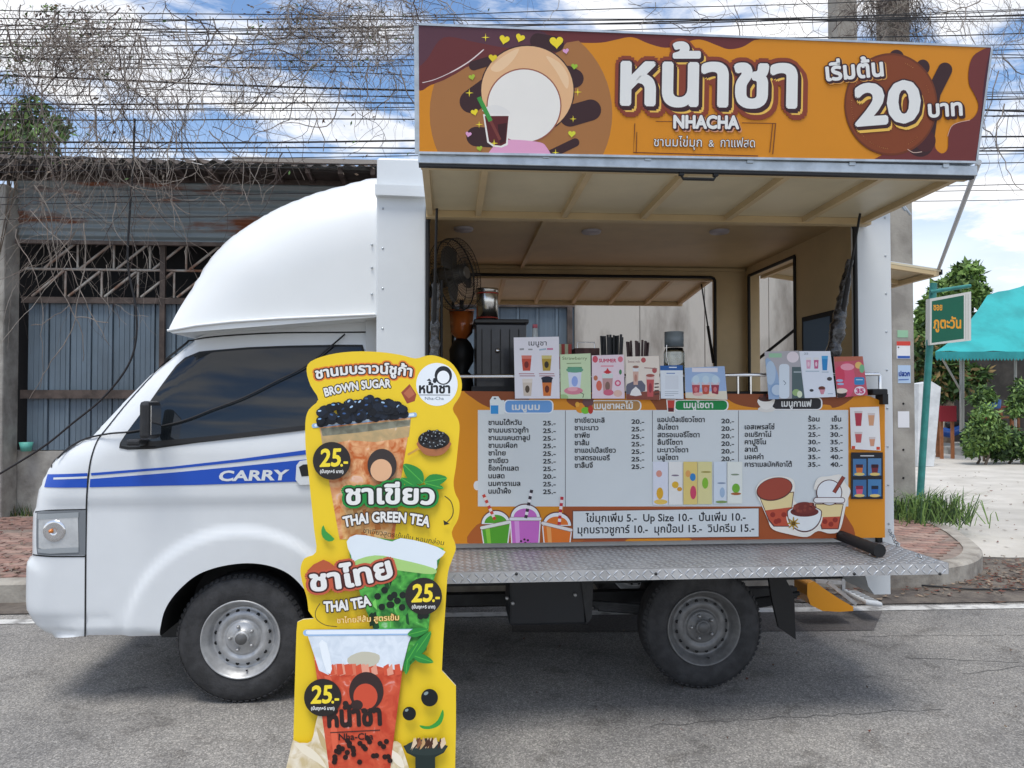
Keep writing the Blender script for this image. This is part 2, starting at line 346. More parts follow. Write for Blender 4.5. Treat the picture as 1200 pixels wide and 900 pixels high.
WALLC = mat('stained_render', (.48, .455, .41), .9, col2=(.14, .12, .10), scale=1.7, bump=.25, bscale=20, lo=.34, hi=.56, stretch=(1, 1, .3))
PAVB = mat('pavement_bed', (.24, .19, .16), .95, var=.2, scale=6, bump=.3, bscale=60)
LINE = mat('road_line_paint', (.62, .61, .58), .8, col2=(.27, .26, .245), scale=7, lo=.36, hi=.52, bump=.2, bscale=80)
DIRT = mat('gutter_dirt', (.17, .145, .12), .95, col2=(.09, .075, .065), scale=5, bump=.5, bscale=60)
def sheet(name, pts, z, m, kind='structure', step=None):
    b = MB(); v = [(p[0], p[1], z) for p in pts]; b.add(v, tessellate_polygon([[Vector((p[0], p[1], 0)) for p in pts]])); return b.build(name, m, fix=False, kind=kind)
gr = sheet('ground', [(-900, -900), (900, -900), (900, 900), (-900, 900)], -.01, mat('ground_soil', (.20, .17, .13), .95, var=.25, scale=.6))
road = sheet('road', [(-60, -14), (60, -14), (60, 1.95), (-60, 1.95)], 0, ASPH)
ly = lambda x: 1.469-.0255*(x+1.79)
sheet('road_line', [(-30, ly(-30)-.05), (20, ly(20)-.05), (20, ly(20)+.05), (-30, ly(-30)+.05)], .004, LINE)
sheet('gutter_strip', [(-30, 2.25), (-2, 1.64), (3.2, 1.56), (3.7, 1.42), (5.2, 1.39), (16, 1.1), (16, 3.1), (6, 3.1), (5.6, 2.95), (5.3, 2.7), (4.9, 2.1), (4.5, 2.0), (-30, 1.97)], .008, DIRT)
ap = [gz(945, 717), gz(1034, 717), gz(1029, 728), gz(1024, 739), gz(950, 740), gz(600, 741), gz(600, 717)]
sheet('asphalt_patch', [(p.x, p.y) for p in ap], .0035, mat('dark_asphalt_patch', (.115, .105, .10), .9, var=.25, scale=90, bump=.4, bscale=170))
# pavement with kerb, rounded right end
KZ = .15
kn = [(-30, 1.92), (-4, 1.92), (0, 1.90), (3.2, 1.86), (3.9, 1.82), (4.5, 1.84), (5.0, 2.02), (5.4, 2.42), (5.68, 2.95), (5.9, 3.5), (6.1, 4.3), (6.3, 5.3)]
kc = [tuple(p)[:2] for p in catmull([(a, b, 0) for a, b in kn], 5)]
def off_line(pl, d):
    o = []
    for i, p in enumerate(pl):
        q = Vector(pl[min(i+1, len(pl)-1)]); s_ = Vector(pl[max(i-1, 0)]); t = (q-s_).normalized(); o.append((p[0]-t.y*d, p[1]+t.x*d))
    return o
ki = off_line(kc, .14)
pv = sheet('pavement', ki+[(6.2, 9.3), (-30, 9.3)], KZ-.012, PAVB)
kb = MB(); n_ = len(kc)
ko = off_line(kc, .012)
vs = [(p[0], p[1], -.005) for p in kc]+[(p[0], p[1], KZ-.02) for p in kc]+[(p[0], p[1], KZ) for p in off_line(kc, .02)]+[(p[0], p[1], KZ) for p in ki]+[(p[0], p[1], 0) for p in ki]
kb.add(vs, [(j*n_+i, j*n_+i+1, (j+1)*n_+i+1, (j+1)*n_+i) for j in range(4) for i in range(n_-1)])
kb.build('kerb', mat('kerb_concrete', (.40, .37, .32), .9, col2=(.20, .175, .15), scale=4, bump=.4, bscale=35, lo=.35, hi=.6), kind='structure')
drive = sheet('driveway', [(5.3, 2.9), (5.9, 2.75), (8, 2.7), (24, 2.4), (24, 5), (26, 15.5), (9, 15.5), (5.6, 9), (5.5, 3.6)], .012, CONC)
# pavers: hexagon-like bricks
PAVM = [mat('paver_red', (.34, .20, .16), .9, col2=(.20, .13, .11), scale=11, bump=.3, bscale=60), mat('paver_pink', (.40, .27, .22), .9, col2=(.26, .18, .15), scale=13, bump=.3, bscale=60), mat('paver_brown', (.29, .20, .16), .9, col2=(.18, .13, .11), scale=12, bump=.3, bscale=60)]
pm = []
for k in range(3):
    b = MB(); b.box((-.095, -.045, -.02), (.095, .045, .0), bev=.006); me = b.mesh('paver'); me.materials.append(PAVM[k]); pm.append(me)
kpoly = np.array(ki+[(6.1, 9), (-30, 9)])
def lay(x0, x1, y0, y1, lim):
    c = 0; j = 0; y = y0
    while y < y1 and c < lim:
        x = x0+(.1 if j % 2 else 0)
        while x < x1 and c < lim:
            if inside(kpoly, np.array([x+.10]), np.array([y]))[0] and inside(kpoly, np.array([x-.12]), np.array([y-.05]))[0]:
                o = bpy.data.objects.new('paver', pm[random.choice((0, 0, 1, 2))]); COL.objects.link(o); o.parent = pv; o.location = (x, y, KZ+.002+random.uniform(-.002, .003)); o.rotation_euler = (random.gauss(0, .006), random.gauss(0, .006), random.gauss(0, .01)); c += 1
            x += .2
        y += .1; j += 1
    return c
c1 = lay(-3.6, -2.25, 2.12, 4.2, 130)
lay(3.75, 6.0, 2.0, 3.7, 298-c1)
b = MB()
for (x0, x1, y0, y1) in ((-8, -3.7, 2.12, 5.0), (-3.6, -2.25, 4.25, 5.0), (-2.15, 3.4, 2.12, 5.0), (3.7, 5.8, 3.7, 5.2)):
    j = 0; y = y0
    while y < y1:
        x = x0+(.1 if j % 2 else 0)
        while x < x1: b.box((x-.095, y-.045, KZ-.02), (x+.095, y+.045, KZ+.002+random.uniform(-.002, .003))); x += .2
        y += .1; j += 1
b.build('paver_field', PAVM[0], pv, fix=False)['kind'] = 'stuff'

# =================================================================== WAREHOUSE (left) and WALL (right)
FY = 5.25
def X_(u, v=400): return at(u, v, FY).x
def Z_(v, u=100): return at(u, v, FY).z
BLUEM = mat('blue_sheet', (.16, .215, .265), .65, .1, col2=(.11, .145, .175), scale=2.2, bump=.06, bscale=12, lo=.35, hi=.65, stretch=(1, 1, .35))
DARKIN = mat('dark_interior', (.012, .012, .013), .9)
RUST = mat('rusty_corrugated', (.24, .28, .29), .65, .3, col2=(.20, .07, .03), scale=1.25, detail=9, bump=.15, bscale=25, lo=.43, hi=.50, stretch=(.45, 1, 2.6))
ROOFM = mat('weathered_roof_sheet', (.055, .05, .048), .8, col2=(.11, .085, .07), scale=2.5, bump=.2, bscale=12)
PIPE = mat('galvanised_rusty_bar', (.46, .44, .40), .55, .3, col2=(.24, .12, .07), scale=6, lo=.3, hi=.55)
wh = thing('warehouse', 'old warehouse with rusty corrugated fascia, open lattice and blue sheet metal front', 'building', (X_(300), FY, 0))
xl, xr = X_(28), X_(672)
b = MB(); b.box((-14, FY-.02, 0), (xl-.02, FY+.2, Z_(528))); b.box((xl-.02, FY-.02, 0), (xr, FY+.2, Z_(528))); b.build('base_wall', CONCG, wh)
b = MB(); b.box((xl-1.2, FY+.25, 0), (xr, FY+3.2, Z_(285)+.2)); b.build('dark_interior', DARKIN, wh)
# blue panels
zb0, zb1 = Z_(527), Z_(352); me_c = {}
step = .232; x = X_(33); i = 0
while x < xr-.1:
    w = min(step-.008, xr-x)
    for (za, zc) in ((zb0, Z_(466)), (Z_(458), zb1)):
        b = MB(); y = FY+random.uniform(0, .006)
        b.prism([(x, za), (x, zc), (x+w, zc), (x+w, za)], y, y+.02)
        for q in (.25, .5, .75): b.box((x+w*q-.006, y-.006, za), (x+w*q+.006, y, zc))
        b.box((x+w-.028, y-.022, za), (x+w, y, zc)); b.build('sheet_panel', BLUEM, wh)
    x += step; i += 1
for (v0, v1, u0, u1) in ((457, 467, 28, 672), (349, 356, 28, 672)):
    b = MB(); b.box((X_(u0), FY-.06, Z_(v1)), (X_(u1), FY-.024, Z_(v0))); b.build('frame_rail', mat('dark_brown_steel', (.09, .07, .06), .6, .2, var=.3, scale=7), wh)
for u in (192, 565, 667):
    b = MB(); b.box((X_(u-3), FY-.065, zb0), (X_(u+3), FY-.02, Z_(285))); b.build('frame_post', mat('dark_brown_steel', (.09, .07, .06)), wh)
# lattice: pipes
def pipe(p, q, r=.014, name='lattice_bar'):
    b = MB(); b.tube([p, q], r, 6); b.build(name, PIPE, wh)
rows = ((285, 316), (317, 348))
for v in (316,): pipe((xl, FY-.01, Z_(v)), (xr, FY-.01, Z_(v)), .016, 'lattice_rail')
for (va, vb, sh) in ((285, 315, 0), (318, 348, -14)):
    u = 52+sh
    while u < 670:
        pipe((X_(u), FY-.02, Z_(vb)), (X_(u+37), FY-.02, Z_(va)), .015)
        pipe((X_(u+38), FY+.0, Z_(vb)), (X_(u+38), FY+.0, Z_(va)), .013, 'lattice_post')
        u += 42.5
# fascia: corrugated sheets running horizontally
def corr(x0, x1, z0, z1, y0, amp, per, horiz=True, n=6, lean=0):
    b = MB(); m = int((z1-z0)/per*n) if horiz else int((x1-x0)/per*n); vs = []
    for k in range(m+1):
        t = k/m
        if horiz: z = z0+(z1-z0)*t; y = y0+amp*math.sin(2*math.pi*(z-z0)/per)+lean*t; vs += [(x0, y, z), (x1, y, z)]
        else: x = x0+(x1-x0)*t; y = amp*math.sin(2*math.pi*(x-x0)/per); vs += [(x, y0, z0+y), (x, y0+lean, z1+y)]
    b.add(vs, [(2*k, 2*k+1, 2*k+3, 2*k+2) for k in range(m)], 0, True); return b
zf0, zf1 = Z_(285), Z_(212)
x = X_(28); k = 0
while x < xr:
    w = 1.9; b = corr(x, min(x+w, xr+.3), zf0, zf1, FY-.12-(.012 if k % 2 else 0), .014, .083, lean=-.05); b.build('fascia_sheet', RUST, wh); x += w-.03; k += 1
for v, t in ((213, .04), (287, .03)):
    b = MB(); b.box((X_(28), FY-.2, Z_(v)-t), (xr, FY-.15, Z_(v)+t*.4)); b.build('fascia_rail', mat('dark_brown_steel', (.09, .07, .06)), wh)
# roof: corrugated sheets sloping up and back, rafters under them
ze = Z_(207); x = X_(-80); rx = X_(520); k = 0
while x < rx:
    b = MB(); vs = []; m = 36; w = .98
    for i in range(m+1):
        xx = x+w*i/m; s_ = .022*math.sin(2*math.pi*i/6); 
        for (yy, zz) in ((FY-.55, ze+.02), (FY-.5, ze+.05), (FY+3.5, ze+1.05+random.uniform(-.004, .004))): vs.append((xx, yy, zz+s_+(.01 if k % 2 else 0)))
    b.add(vs, [(3*i+j, 3*i+3+j, 3*i+4+j, 3*i+1+j) for i in range(m) for j in range(2)], 0, True); b.build('roof_sheet', ROOFM, wh); x += w-.03; k += 1
b = MB(); b.box((X_(-80), FY-.5, Z_(211)), (rx, FY+.1, ze-.01)); b.build('eave_soffit', mat('dark_timber', (.035, .030, .028), .9, var=.3, scale=6), wh)
for k in range(14):
    xx = X_(10+k*36); b = MB(); b.bar((xx, FY-.53, ze-.03), (xx, FY-.2, ze-.05), .05, .07); b.build('rafter', mat('rafter_timber', (.07, .055, .05), .9, var=.3, scale=6), wh)
b = MB(); b.bar((X_(290), FY-.62, Z_(203)), (X_(500), FY-.62, Z_(203)), .05, .05); b.build('gutter_pipe', mat('old_pvc_pipe', (.36, .33, .30), .6), wh)
for u in (18, 352):
    pass
cb = MB(); cb.box((X_(-4), FY-.32, 0), (X_(24), FY-.02, Z_(226)), bev=.02); cb.build('concrete_column', CONCG, None, label='square concrete column standing at the far left edge of the warehouse', cat='column')
# right: stained wall
wr = thing('boundary_wall', 'tall stained pale concrete wall behind the serving window', 'wall', (X_(850), FY, 0))
xw1 = at(1047, 400, FY).x
nseg = 5; xs = [xr+.01+(xw1-xr)*i/nseg for i in range(nseg+1)]
for i in range(nseg):
    b = MB(); b.box((xs[i], FY-.02+.004*(i % 2), 0), (xs[i+1]-.008, FY+.18, 3.15), bev=.004); b.build('wall_panel', WALLC, wr)
b = MB(); b.box((xs[0], FY-.05, 3.15), (xs[-1], FY+.21, 3.25)); b.build('coping', CONCG, wr)
for xx in xs[1:-1]:
    pass
# =================================================================== TRUCK
X0, X1, Y1 = .624, 3.155, 1.72
ZF, ZO0, ZO1, ZL, ZT = .735, 1.452, 2.283, 2.375, 2.555
OX0, OX1 = .867, 2.961
TR = thing('food_truck', 'white mini truck with open tea stall body parked at the kerb', 'food truck', (1.0, .8, 0))
WR = .297
def sm(x): x = np.clip(x, 0, 1); return x*x*(3-2*x)
CP_px = [(63, 745), (100, 747), (186, 747), (188, 735), (192, 718), (200, 703), (213, 688), (229, 675), (247, 667), (268, 662), (290, 660), (311, 662), (330, 668), (344, 677), (356, 690), (365, 704), (370, 720), (372, 745), (440, 742),
         (440, 372), (400, 374), (330, 377), (260, 383), (216, 397), (198, 413), (167, 440), (137, 475), (107, 511), (96, 516), (83, 523), (72, 531), (63, 540), (55, 552), (50, 563), (46, 575), (43, 587), (40, 600), (39, 625), (39, 649), (34, 653), (31.5, 660), (31, 680), (31, 700), (32, 712), (36, 724), (45, 735), (53, 741)]
def pxz(u, v, Y=0.): p = at(u, v, Y); return (p.x, p.z)
NOSEX = pxz(39, 615, .10)[0]
FRONT = np.array([pxz(u, v, .10) for u, v in CP_px[23:]+CP_px[:1]])
BOT = np.array([pxz(63, 745, .0), pxz(186, 747)])
_arch = [tuple(p)[:2] for p in catmull([(a, b, 0) for a, b in CP_px[2:18]], 4)]
CAB = [pxz(u, v, .10 if i == 0 else 0) for i, (u, v) in enumerate(CP_px[:2])]+[pxz(u, v) for u, v in _arch]+[pxz(u, v, .10 if i+18 >= 22 else 0) for i, (u, v) in enumerate(CP_px[18:])]
RTOP = np.array([pxz(216, 397), pxz(440, 360)])
def side_y(x, z):
    x = np.asarray(x, float); z = np.asarray(z, float); y = .15*np.clip((z-1.17)/.6, 0, 1)**1.35
    d = np.hypot(x, z-WR); out_ = sm((d-.492)/.04); y = y+.0085*out_
    y = y+.012*out_*sm((.965-z)/.05)*sm((x+.9)/.1)
    df = dist_line(FRONT, x, z); Rr = .15; t = np.clip(1-df/Rr, 0, 1); y = y+.10*(1-np.sqrt(np.clip(1-t*t, 0, 1)))
    db = dist_line(BOT, x, z); t = np.clip(1-db/.04, 0, 1); y = y+.03*(1-np.sqrt(1-t*t*.98))
    # bumper groove
    y = y+.012*np.exp(-((z-.415)/.010)**2)*sm((-.56-x)/.02)+.004*sm((-.70-x)/.05)*sm((.42-z)/.02)
    return y
def dr(u, v):
    Y = 0.
    for _ in range(4): p = at(u, v, Y); Y = float(side_y([p.x], [p.z])[0])
    return (p.x, p.z)
def drape(name, px, m, off=.002, step=.03, sm_=0, parent=TR, ret=False, closed=True, **k):
    if sm_: px = [tuple(p)[:2] for p in catmull([(a, b, 0) for a, b in px], sm_, True)]
    v, f, _ = filled([dr(*p) for p in px], step, side_y, off); b = MB(); b.add(v, f, 0, True); return b.build(name, m, parent, **k)
def dstrip(name, px, w, m, off=.0022, smn=5, parent=TR):
    if smn: px = [tuple(p)[:2] for p in catmull([(a, b, 0) for a, b in px], smn)]
    P_ = [dr(*p) for p in px]; a = []; c = []
    for i, p in enumerate(P_):
        q = P_[min(i+1, len(P_)-1)]; o = P_[max(i-1, 0)]; dx, dz = q[0]-o[0], q[1]-o[1]; d = math.hypot(dx, dz) or 1
        a.append((p[0]-dz/d*w/2, p[1]+dx/d*w/2)); c.append((p[0]+dz/d*w/2, p[1]-dx/d*w/2))
    vs = [(x, float(side_y([x], [z])[0])-off, z) for x, z in a+c]; n = len(a); b = MB(); b.add(vs, [(i, i+1, n+i+1, n+i) for i in range(n-1)], 0, True); return b.build(name, m, parent)
v, f, ring = filled(CAB, .022, side_y)
b = MB(); b.add(v, f, 0, True)
ry = side_y(ring[:, 0], ring[:, 1]); n = len(ring)
for seg_m, test in ((0, lambda x, z: math.hypot(x, z-WR) > .46 or z < .1), (1, lambda x, z: not (math.hypot(x, z-WR) > .46 or z < .1))):
    vs = []; fs = []
    for i in range(n):
        j = (i+1) % n
        if test((ring[i, 0]+ring[j, 0])/2, (ring[i, 1]+ring[j, 1])/2):
            k0 = len(vs)
            for q in (i, j):
                vs += [(ring[q, 0], ry[q], ring[q, 1]), (ring[q, 0], ry[q]+.03, ring[q, 1]), (ring[q, 0], 1.62-ry[q], ring[q, 1])]
            fs += [(k0, k0+3, k0+4, k0+1), (k0+1, k0+4, k0+5, k0+2)]
    b.add(vs, fs, seg_m, False)
v2 = [(p[0], 1.62-p[1], p[2]) for p in v]; b.add(v2, [t[::-1] for t in f], 0, True)
b.build('cab_body', [PAINT, SEAL], TR, fix=False)
# windscreen on the sloping front, grille and plate area on the nose
wsA, wsB = pxz(190, 418, .10), pxz(113, 505, .10); dn = Vector((wsB[1]-wsA[1], 0, -(wsB[0]-wsA[0]))).normalized(); dn = dn if dn.x < 0 else -dn
b = MB(); b.add([Vector((wsA[0], .2, wsA[1]))+dn*.006, Vector((wsA[0], 1.42, wsA[1]))+dn*.006, Vector((wsB[0], 1.5, wsB[1]))+dn*.006, Vector((wsB[0], .12, wsB[1]))+dn*.006], [(0, 1, 2, 3)]); b.build('windscreen', GLASSD, TR)
b = MB(); b.box((NOSEX-.012, .35, .62), (NOSEX+.01, 1.27, .70), bev=.004); b.build('grille', PLASTIC, TR)
b = MB(); b.box((NOSEX-.03, .30, .36), (NOSEX+.0, 1.32, .50), bev=.004); b.build('lower_grille', PLASTIC, TR)
# side window with seal
WIN = [(140, 525), (141, 519), (150, 505), (175, 472), (207, 428), (217, 419), (234, 412), (290, 407), (340, 405), (397, 404), (425, 404), (430, 420), (430, 493), (420, 497), (375, 502), (300, 511), (230, 519), (180, 526), (150, 527)]
drape('window_seal', WIN, SEAL, .004)
cx, cy = 300, 465
drape('side_window', [(cx+(a-cx)*.985, cy+(c-cy)*.955) for a, c in WIN], GLASSD, .0065)
dstrip('window_seal_strip', [(166, 521), (230, 515.5), (300, 508), (375, 499), (432, 492)], .022, SEAL, .008, 3)
drape('quarter_glass', [(144, 521), (160, 500), (168, 490), (169, 519)], GLASSD, .0075)
# gaps
dstrip('pillar_gap', [(440, 389), (400, 389.5), (330, 390), (270, 393), (233, 397), (219, 402), (205, 413), (180, 438), (150, 471), (125, 502), (115, 515), (109, 530), (105, 548), (102, 580), (101, 620), (100.5, 660), (100, 746)], .007, SEAL)
dstrip('hood_gap', [(60, 548), (63, 540), (76, 530), (95, 517), (107, 512)], .008, SEAL)
dstrip('hood_gap', [(41, 600), (60, 598), (102, 597)], .006, SEAL)
dstrip('bumper_gap', [(38, 650), (60, 652), (100, 652)], .006, SEAL)
# rubber fillet under window and door line
dstrip('door_gap', [(432, 402), (437, 430), (438, 560), (436, 640), (432, 700)], .006, SEAL)
# decals
drape('blue_stripe', [(56, 555.6), (102.7, 554.3), (101.8, 571.3), (52, 570.7)], BLUE, .0025, .02)
dstrip('white_stripe', [(63, 560.7), (80, 560.2), (102.5, 559.3)], .009, PAINT, .0034, 2)
drape('blue_stripe', [(106.7, 554.3), (200, 547), (280, 538), (359, 527.3), (430, 516.5), (430, 522), (359, 532.5), (280, 541.5), (200, 549.8), (107.3, 557.3)], BLUE, .0025, .03)
drape('blue_stripe', [(106, 561.3), (200, 554), (280, 546.5), (359, 538.3), (430, 531), (430, 562), (353, 564.2), (230, 568.3), (105.3, 571)], BLUE, .0025, .03)
# CARRY lettering draped on the door
def drape_text(t, x0, x1, base0, base1, ht, m, off, bold=.02, shear=.0, thin=1):
    vs, fs = text_mesh(t, bold); a0 = min(a for a, _ in vs); a1 = max(a for a, _ in vs); V = []
    for a, b_ in vs:
        T = (a-a0)/(a1-a0); u = x0+(x1-x0)*T+b_*ht*shear; vv = base0+(base1-base0)*T-b_/.7*ht; p = dr(u, vv); V.append((p[0], float(side_y([p[0]], [p[1]])[0])-off, p[1]))
    b = MB(); b.add(V, fs); b.build('lettering', m, TR, fix=False)
drape_text('CARRY', 256, 337.5, 563.3, 562.0, 11.5, PAINT, .0042, .035, .25)
# headlight
HL = [(43.5, 600), (50, 598.5), (101, 597.5), (100.5, 650), (70, 650.5), (44, 649.5), (43, 640), (43, 615)]
drape('headlight', HL, mat('headlamp_housing', (.22, .24, .26), .25, .3), .004, .02)
hl = [o for o in TR.children if o.name == 'headlight'][0]
LENS = mat('headlamp_reflector', (.66, .69, .71), .22, .55, var=.14, scale=9, lo=.35, hi=.6, coat=.8)
drape('reflector', [(46, 606), (92, 602), (93, 644), (60, 646), (46, 642)], LENS, .006, .02, parent=hl)
drape('reflector_band', [(45, 602), (93, 600), (93, 606), (45, 608)], mat('headlamp_smoke', (.36, .39, .41), .2, .2, coat=.8), .0075, .02, parent=hl)
drape('reflector_band', [(45, 643), (93, 641), (93, 647), (60, 648.5), (46, 647)], mat('headlamp_smoke', (.2, .22, .24)), .0075, .02, parent=hl)
_x, _z = dr(61, 622); p = Vector((_x, float(side_y([_x], [_z])[0])-.004, _z)); b = MB(); b.lathe([(0, -.016), (.008, -.012), (.010, 0), (.008, .01)], (p.x, p.y, p.z), 'y', 12); b.build('indicator_bulb', mat('amber_bulb', (.75, .22, .03), .3, coat=.5), hl)
b = MB(); b.lathe([(.050, -.001), (.046, -.006), (.036, -.0035), (.020, -.008), (0.012, -.0045)], (p.x+.012, p.y, p.z), 'y', 24); b.build('reflector_bowl', CHROME, hl, fix=True)
# door handle (behind the sign edge) and mirror
drape('door_handle', [(348, 545), (352, 540), (364, 538), (385, 538), (388, 542), (388, 562), (382, 567), (352, 568), (347, 562)], PAINT, .012, .02)
drape('handle_recess', [(351, 547), (356, 544), (378, 543), (380, 556), (354, 558)], SEAL, .0135, .02)
mr_ = MB(); p0 = at(172, 470, -.10); p1 = at(172, 517, -.10)
mr_.box((p0.x-.008, -.17, p1.z+.01), (p0.x+.040, -.03, p0.z), bev=.018); mo = mr_.build('wing_mirror', PLASTIC, TR, smooth=False)
b = MB(); b.box((p0.x+.0395, -.155, p1.z+.03), (p0.x+.042, -.045, p0.z-.02)); b.build('mirror_glass', CHROME, mo)
q = at(160, 516, 0); b = MB(); b.box((q.x-.01, -.09, q.z-.022), (q.x+.05, .04, q.z+.008), bev=.01); b.build('mirror_arm', PLASTIC, mo)
# ---------------- dome over the cab
DT = [(197, 387), (204, 373), (213, 357), (222, 343), (233, 327), (243, 313), (254, 300), (264, 290), (274, 281), (286, 272), (300, 263), (316, 253), (333, 244.5), (355, 235), (378, 227), (400, 221), (420, 215.5), (438, 211)]
DT2 = [tuple(p)[:2] for p in catmull([(a, b, 0) for a, b in DT], 3)]; ztip = pxz(197, 388, .02)[1]
def damp(z): return .33*sm((np.asarray(z, float)-ztip+.02)/.55)**.8
top = []
for u, v in DT2:
    Y_ = .1
    for _ in range(5): X_z = pxz(u, v, Y_); Y_ = .02+float(damp(X_z[1]))
    top.append(X_z)
top[0] = pxz(197, 388, .02)
top = [(X0-.001 if u > 436 else min(x_, X0-.001), z_) for (x_, z_), (u, v) in zip(top, DT2)]
DOM = top+[(X0-.001, pxz(438, 371)[1]), pxz(400, 370), pxz(330, 373), pxz(270, 377), pxz(230, 381)]
tl = np.array(top)
def dome_y(x, z):
    d = dist_line(tl, np.asarray(x), np.asarray(z)); Rr = .42; t = np.clip(1-d/Rr, 0, 1); return .02+damp(z)*(1-np.sqrt(np.clip(1-t**2.2, 0, 1)))
v, f, ring = filled(DOM, .025, dome_y); b = MB(); b.add(v, f, 0, True); ry = dome_y(ring[:, 0], ring[:, 1]); n = len(ring)
vs = []; fs = []
for i in range(n):
    vs += [(ring[i, 0], ry[i], ring[i, 1]), (ring[i, 0], 1.72-ry[i], ring[i, 1])]
fs = [(2*i, 2*((i+1) % n), 2*((i+1) % n)+1, 2*i+1) for i in range(n)]
b.add(vs, fs, 0, True); b.add([(p[0], 1.72-p[1], p[2]) for p in v], [t[::-1] for t in f], 0, True)
o = b.build('roof_cowl', DOME, TR, fix=False)
lp = [(196.5, 387.5), (206, 386), (230, 381.5), (270, 377.2), (330, 373.2), (400, 370.2), (440, 368.5)]
b = MB(); pts = [Vector((*pxz(u, v, 0),))for u, v in lp]; P3 = [(p[0], -.002, p[1]) for p in pts]
b.tube([(a, c-.0, z) for a, c, z in P3], .0065, 8); b.build('cowl_lip', DOME, o)
b = MB(); pr = [(p[0], p[1]) for p in pts]; b.prism(pr+[(pr[-1][0], pr[-1][1]-.012), (pr[0][0]+.02, pr[0][1]-.012)], .004, 1.7); b.build('cowl_base', DOME, o)
for v_ in (287, 314, 345, 370):
    p = at(436, v_, .02); bb = MB(); bb.lathe([(0, -.004), (.005, -.003), (.006, .004)], (p.x, .012, p.z), 'y', 8); bb.build('screw', ALU, o)
# dark filler between cab and box, roof of cab under the cowl
b = MB(); b.box((X0-.06, .10, .45), (X0-.004, Y1-.1, 2.0)); b.build('cab_gap_panel', mat('pale_grey_panel', (.5, .52, .53), .6), TR)
# ---------------- box body
def atX(u, v, X): d = ray(u, v); return CAM+d*((X-CAM.x)/d.x)
def pbox(name, a, b_, m, parent=TR, bev=.0, **k):
    q = MB(); q.box(a, b_, 0, bev); return q.build(name, m, parent, **k)
pbox('side_panel', (X0, 0, .70), (OX0-.012, .05, ZL), BOXW, bev=.006)
pbox('side_panel', (OX1+.012, 0, .66), (X1, .05, ZL), BOXW, bev=.006)
pbox('lower_panel', (OX0-.01, .004, .70), (OX1+.01, .05, ZO0-.03), BOXW)
pbox('header_panel', (OX0-.01, .004, ZO1+.012), (OX1+.01, .05, ZL), CREAM)
q = MB(); q.prism([(0, 0)]*0 or [(X0-.004, ZL-.004), (X0-.004, ZL+.045), (OX0+.02, ZL+.04), (OX0+.02, ZL-.01)], -.035, .05); q.build('drip_ledge', BOXW, TR)
q = MB(); q.prism([(OX1-.02, ZL-.01), (OX1-.02, ZL+.02), (X1+.03, ZL+.035), (X1+.03, ZL-.004)], -.035, .05); q.build('drip_ledge', BOXW, TR)
pbox('upper_panel', (X0, .012, ZL+.03), (X1, .06, ZT), BOXW, bev=.004)
pbox('roof', (X0+.002, .03, ZT-.03), (X1, Y1-.02, ZT+.012), BOXW, bev=.008)
pbox('front_wall', (X0, .052, .70), (X0+.04, Y1-.002, ZT-.032), CREAM)
pbox('floor', (X0+.042, .052, ZF-.05), (X1-.002, Y1-.052, ZF), mat('floor_vinyl', (.18, .16, .14), .6))
pbox('ceiling', (X0+.042, .062, ZO1+.075), (X1-.075, Y1-.062, ZO1+.10), CREAM)
YI = Y1-.05
f0, f1 = at(545, 400, YI).x, at(838, 400, YI).x; fz1 = at(700, 323.5, YI).z; fz0 = 1.40
f0 = .98
for a, b_, nm in (((X0+.042, YI, ZF), (f0, Y1, ZO1+.10), 'rear_wall_panel'), ((f1, YI, ZF), (X1-.002, Y1, ZO1+.10), 'rear_wall_panel'), ((f0, YI+.001, ZF), (f1, Y1-.001, fz0), 'rear_wall_panel'), ((f0, YI+.001, fz1), (f1, Y1-.001, ZO1+.1), 'rear_header')): pbox(nm, a, b_, CREAM)
def frame_seal(name, pts, r, parent=TR, m=SEAL, n=6):
    q = MB(); P_ = [Vector(p) for p in pts]
    for i in range(len(P_)):
        c = P_[(i+1) % len(P_)]; q.tube([P_[i], c], r, n)
    return q.build(name, m, parent)
def rc(x0, x1, z0, z1, y, r=.03):
    o = []
    for cx, cz, a in ((x1-r, z1-r, 0), (x0+r, z1-r, 90), (x0+r, z0+r, 180), (x1-r, z0+r, 270)):
        o += [(cx+r*math.cos(math.radians(a+k*30)), y, cz+r*math.sin(math.radians(a+k*30))) for k in range(4)]
    return o
frame_seal('opening_seal', rc(OX0-.002, OX1+.004, ZO0-.01, ZO1+.0, -.006, .03), .011)
frame_seal('opening_seal', rc(f0, f1, fz0, fz1, YI-.004, .03), .011)
# end wall at X with its window
XI = X1-.075
n0, n1 = atX(932, 298, XI), atX(878, 322, XI); wy0, wy1, wz1 = n0.y, n1.y, (n0.z+n1.z)/2-.01; wz0 = 1.35
for a, b_ in (((XI, .052, ZF), (X1-.001, wy0, ZO1+.1)), ((XI, wy1, ZF), (X1-.001, YI-.002, ZO1+.1)), ((XI+.001, wy0, ZF), (X1-.002, wy1, wz0)), ((XI+.001, wy0, wz1), (X1-.002, wy1, ZO1+.1))): pbox('end_wall_panel', a, b_, CREAM)
frame_seal('window_seal', [(XI-.004, wy0, wz0), (XI-.004, wy1, wz0), (XI-.004, wy1, wz1), (XI-.004, wy0, wz1)], .011)
pbox('end_cladding', (X1-.001, .052, .66), (X1+.004, wy0-.02, ZT-.04), BOXW); pbox('end_cladding', (X1-.001, wy1+.02, .66), (X1+.004, Y1-.002, ZT-.04), BOXW)
pa, pb = atX(942, 372, XI-.02), atX(979, 361, XI-.02)
q = MB(); q.box((XI-.035, pb.y, 1.36), (XI-.012, pa.y, pa.z), bev=.004); so_ = q.build('hatch_frame', SEAL, TR)
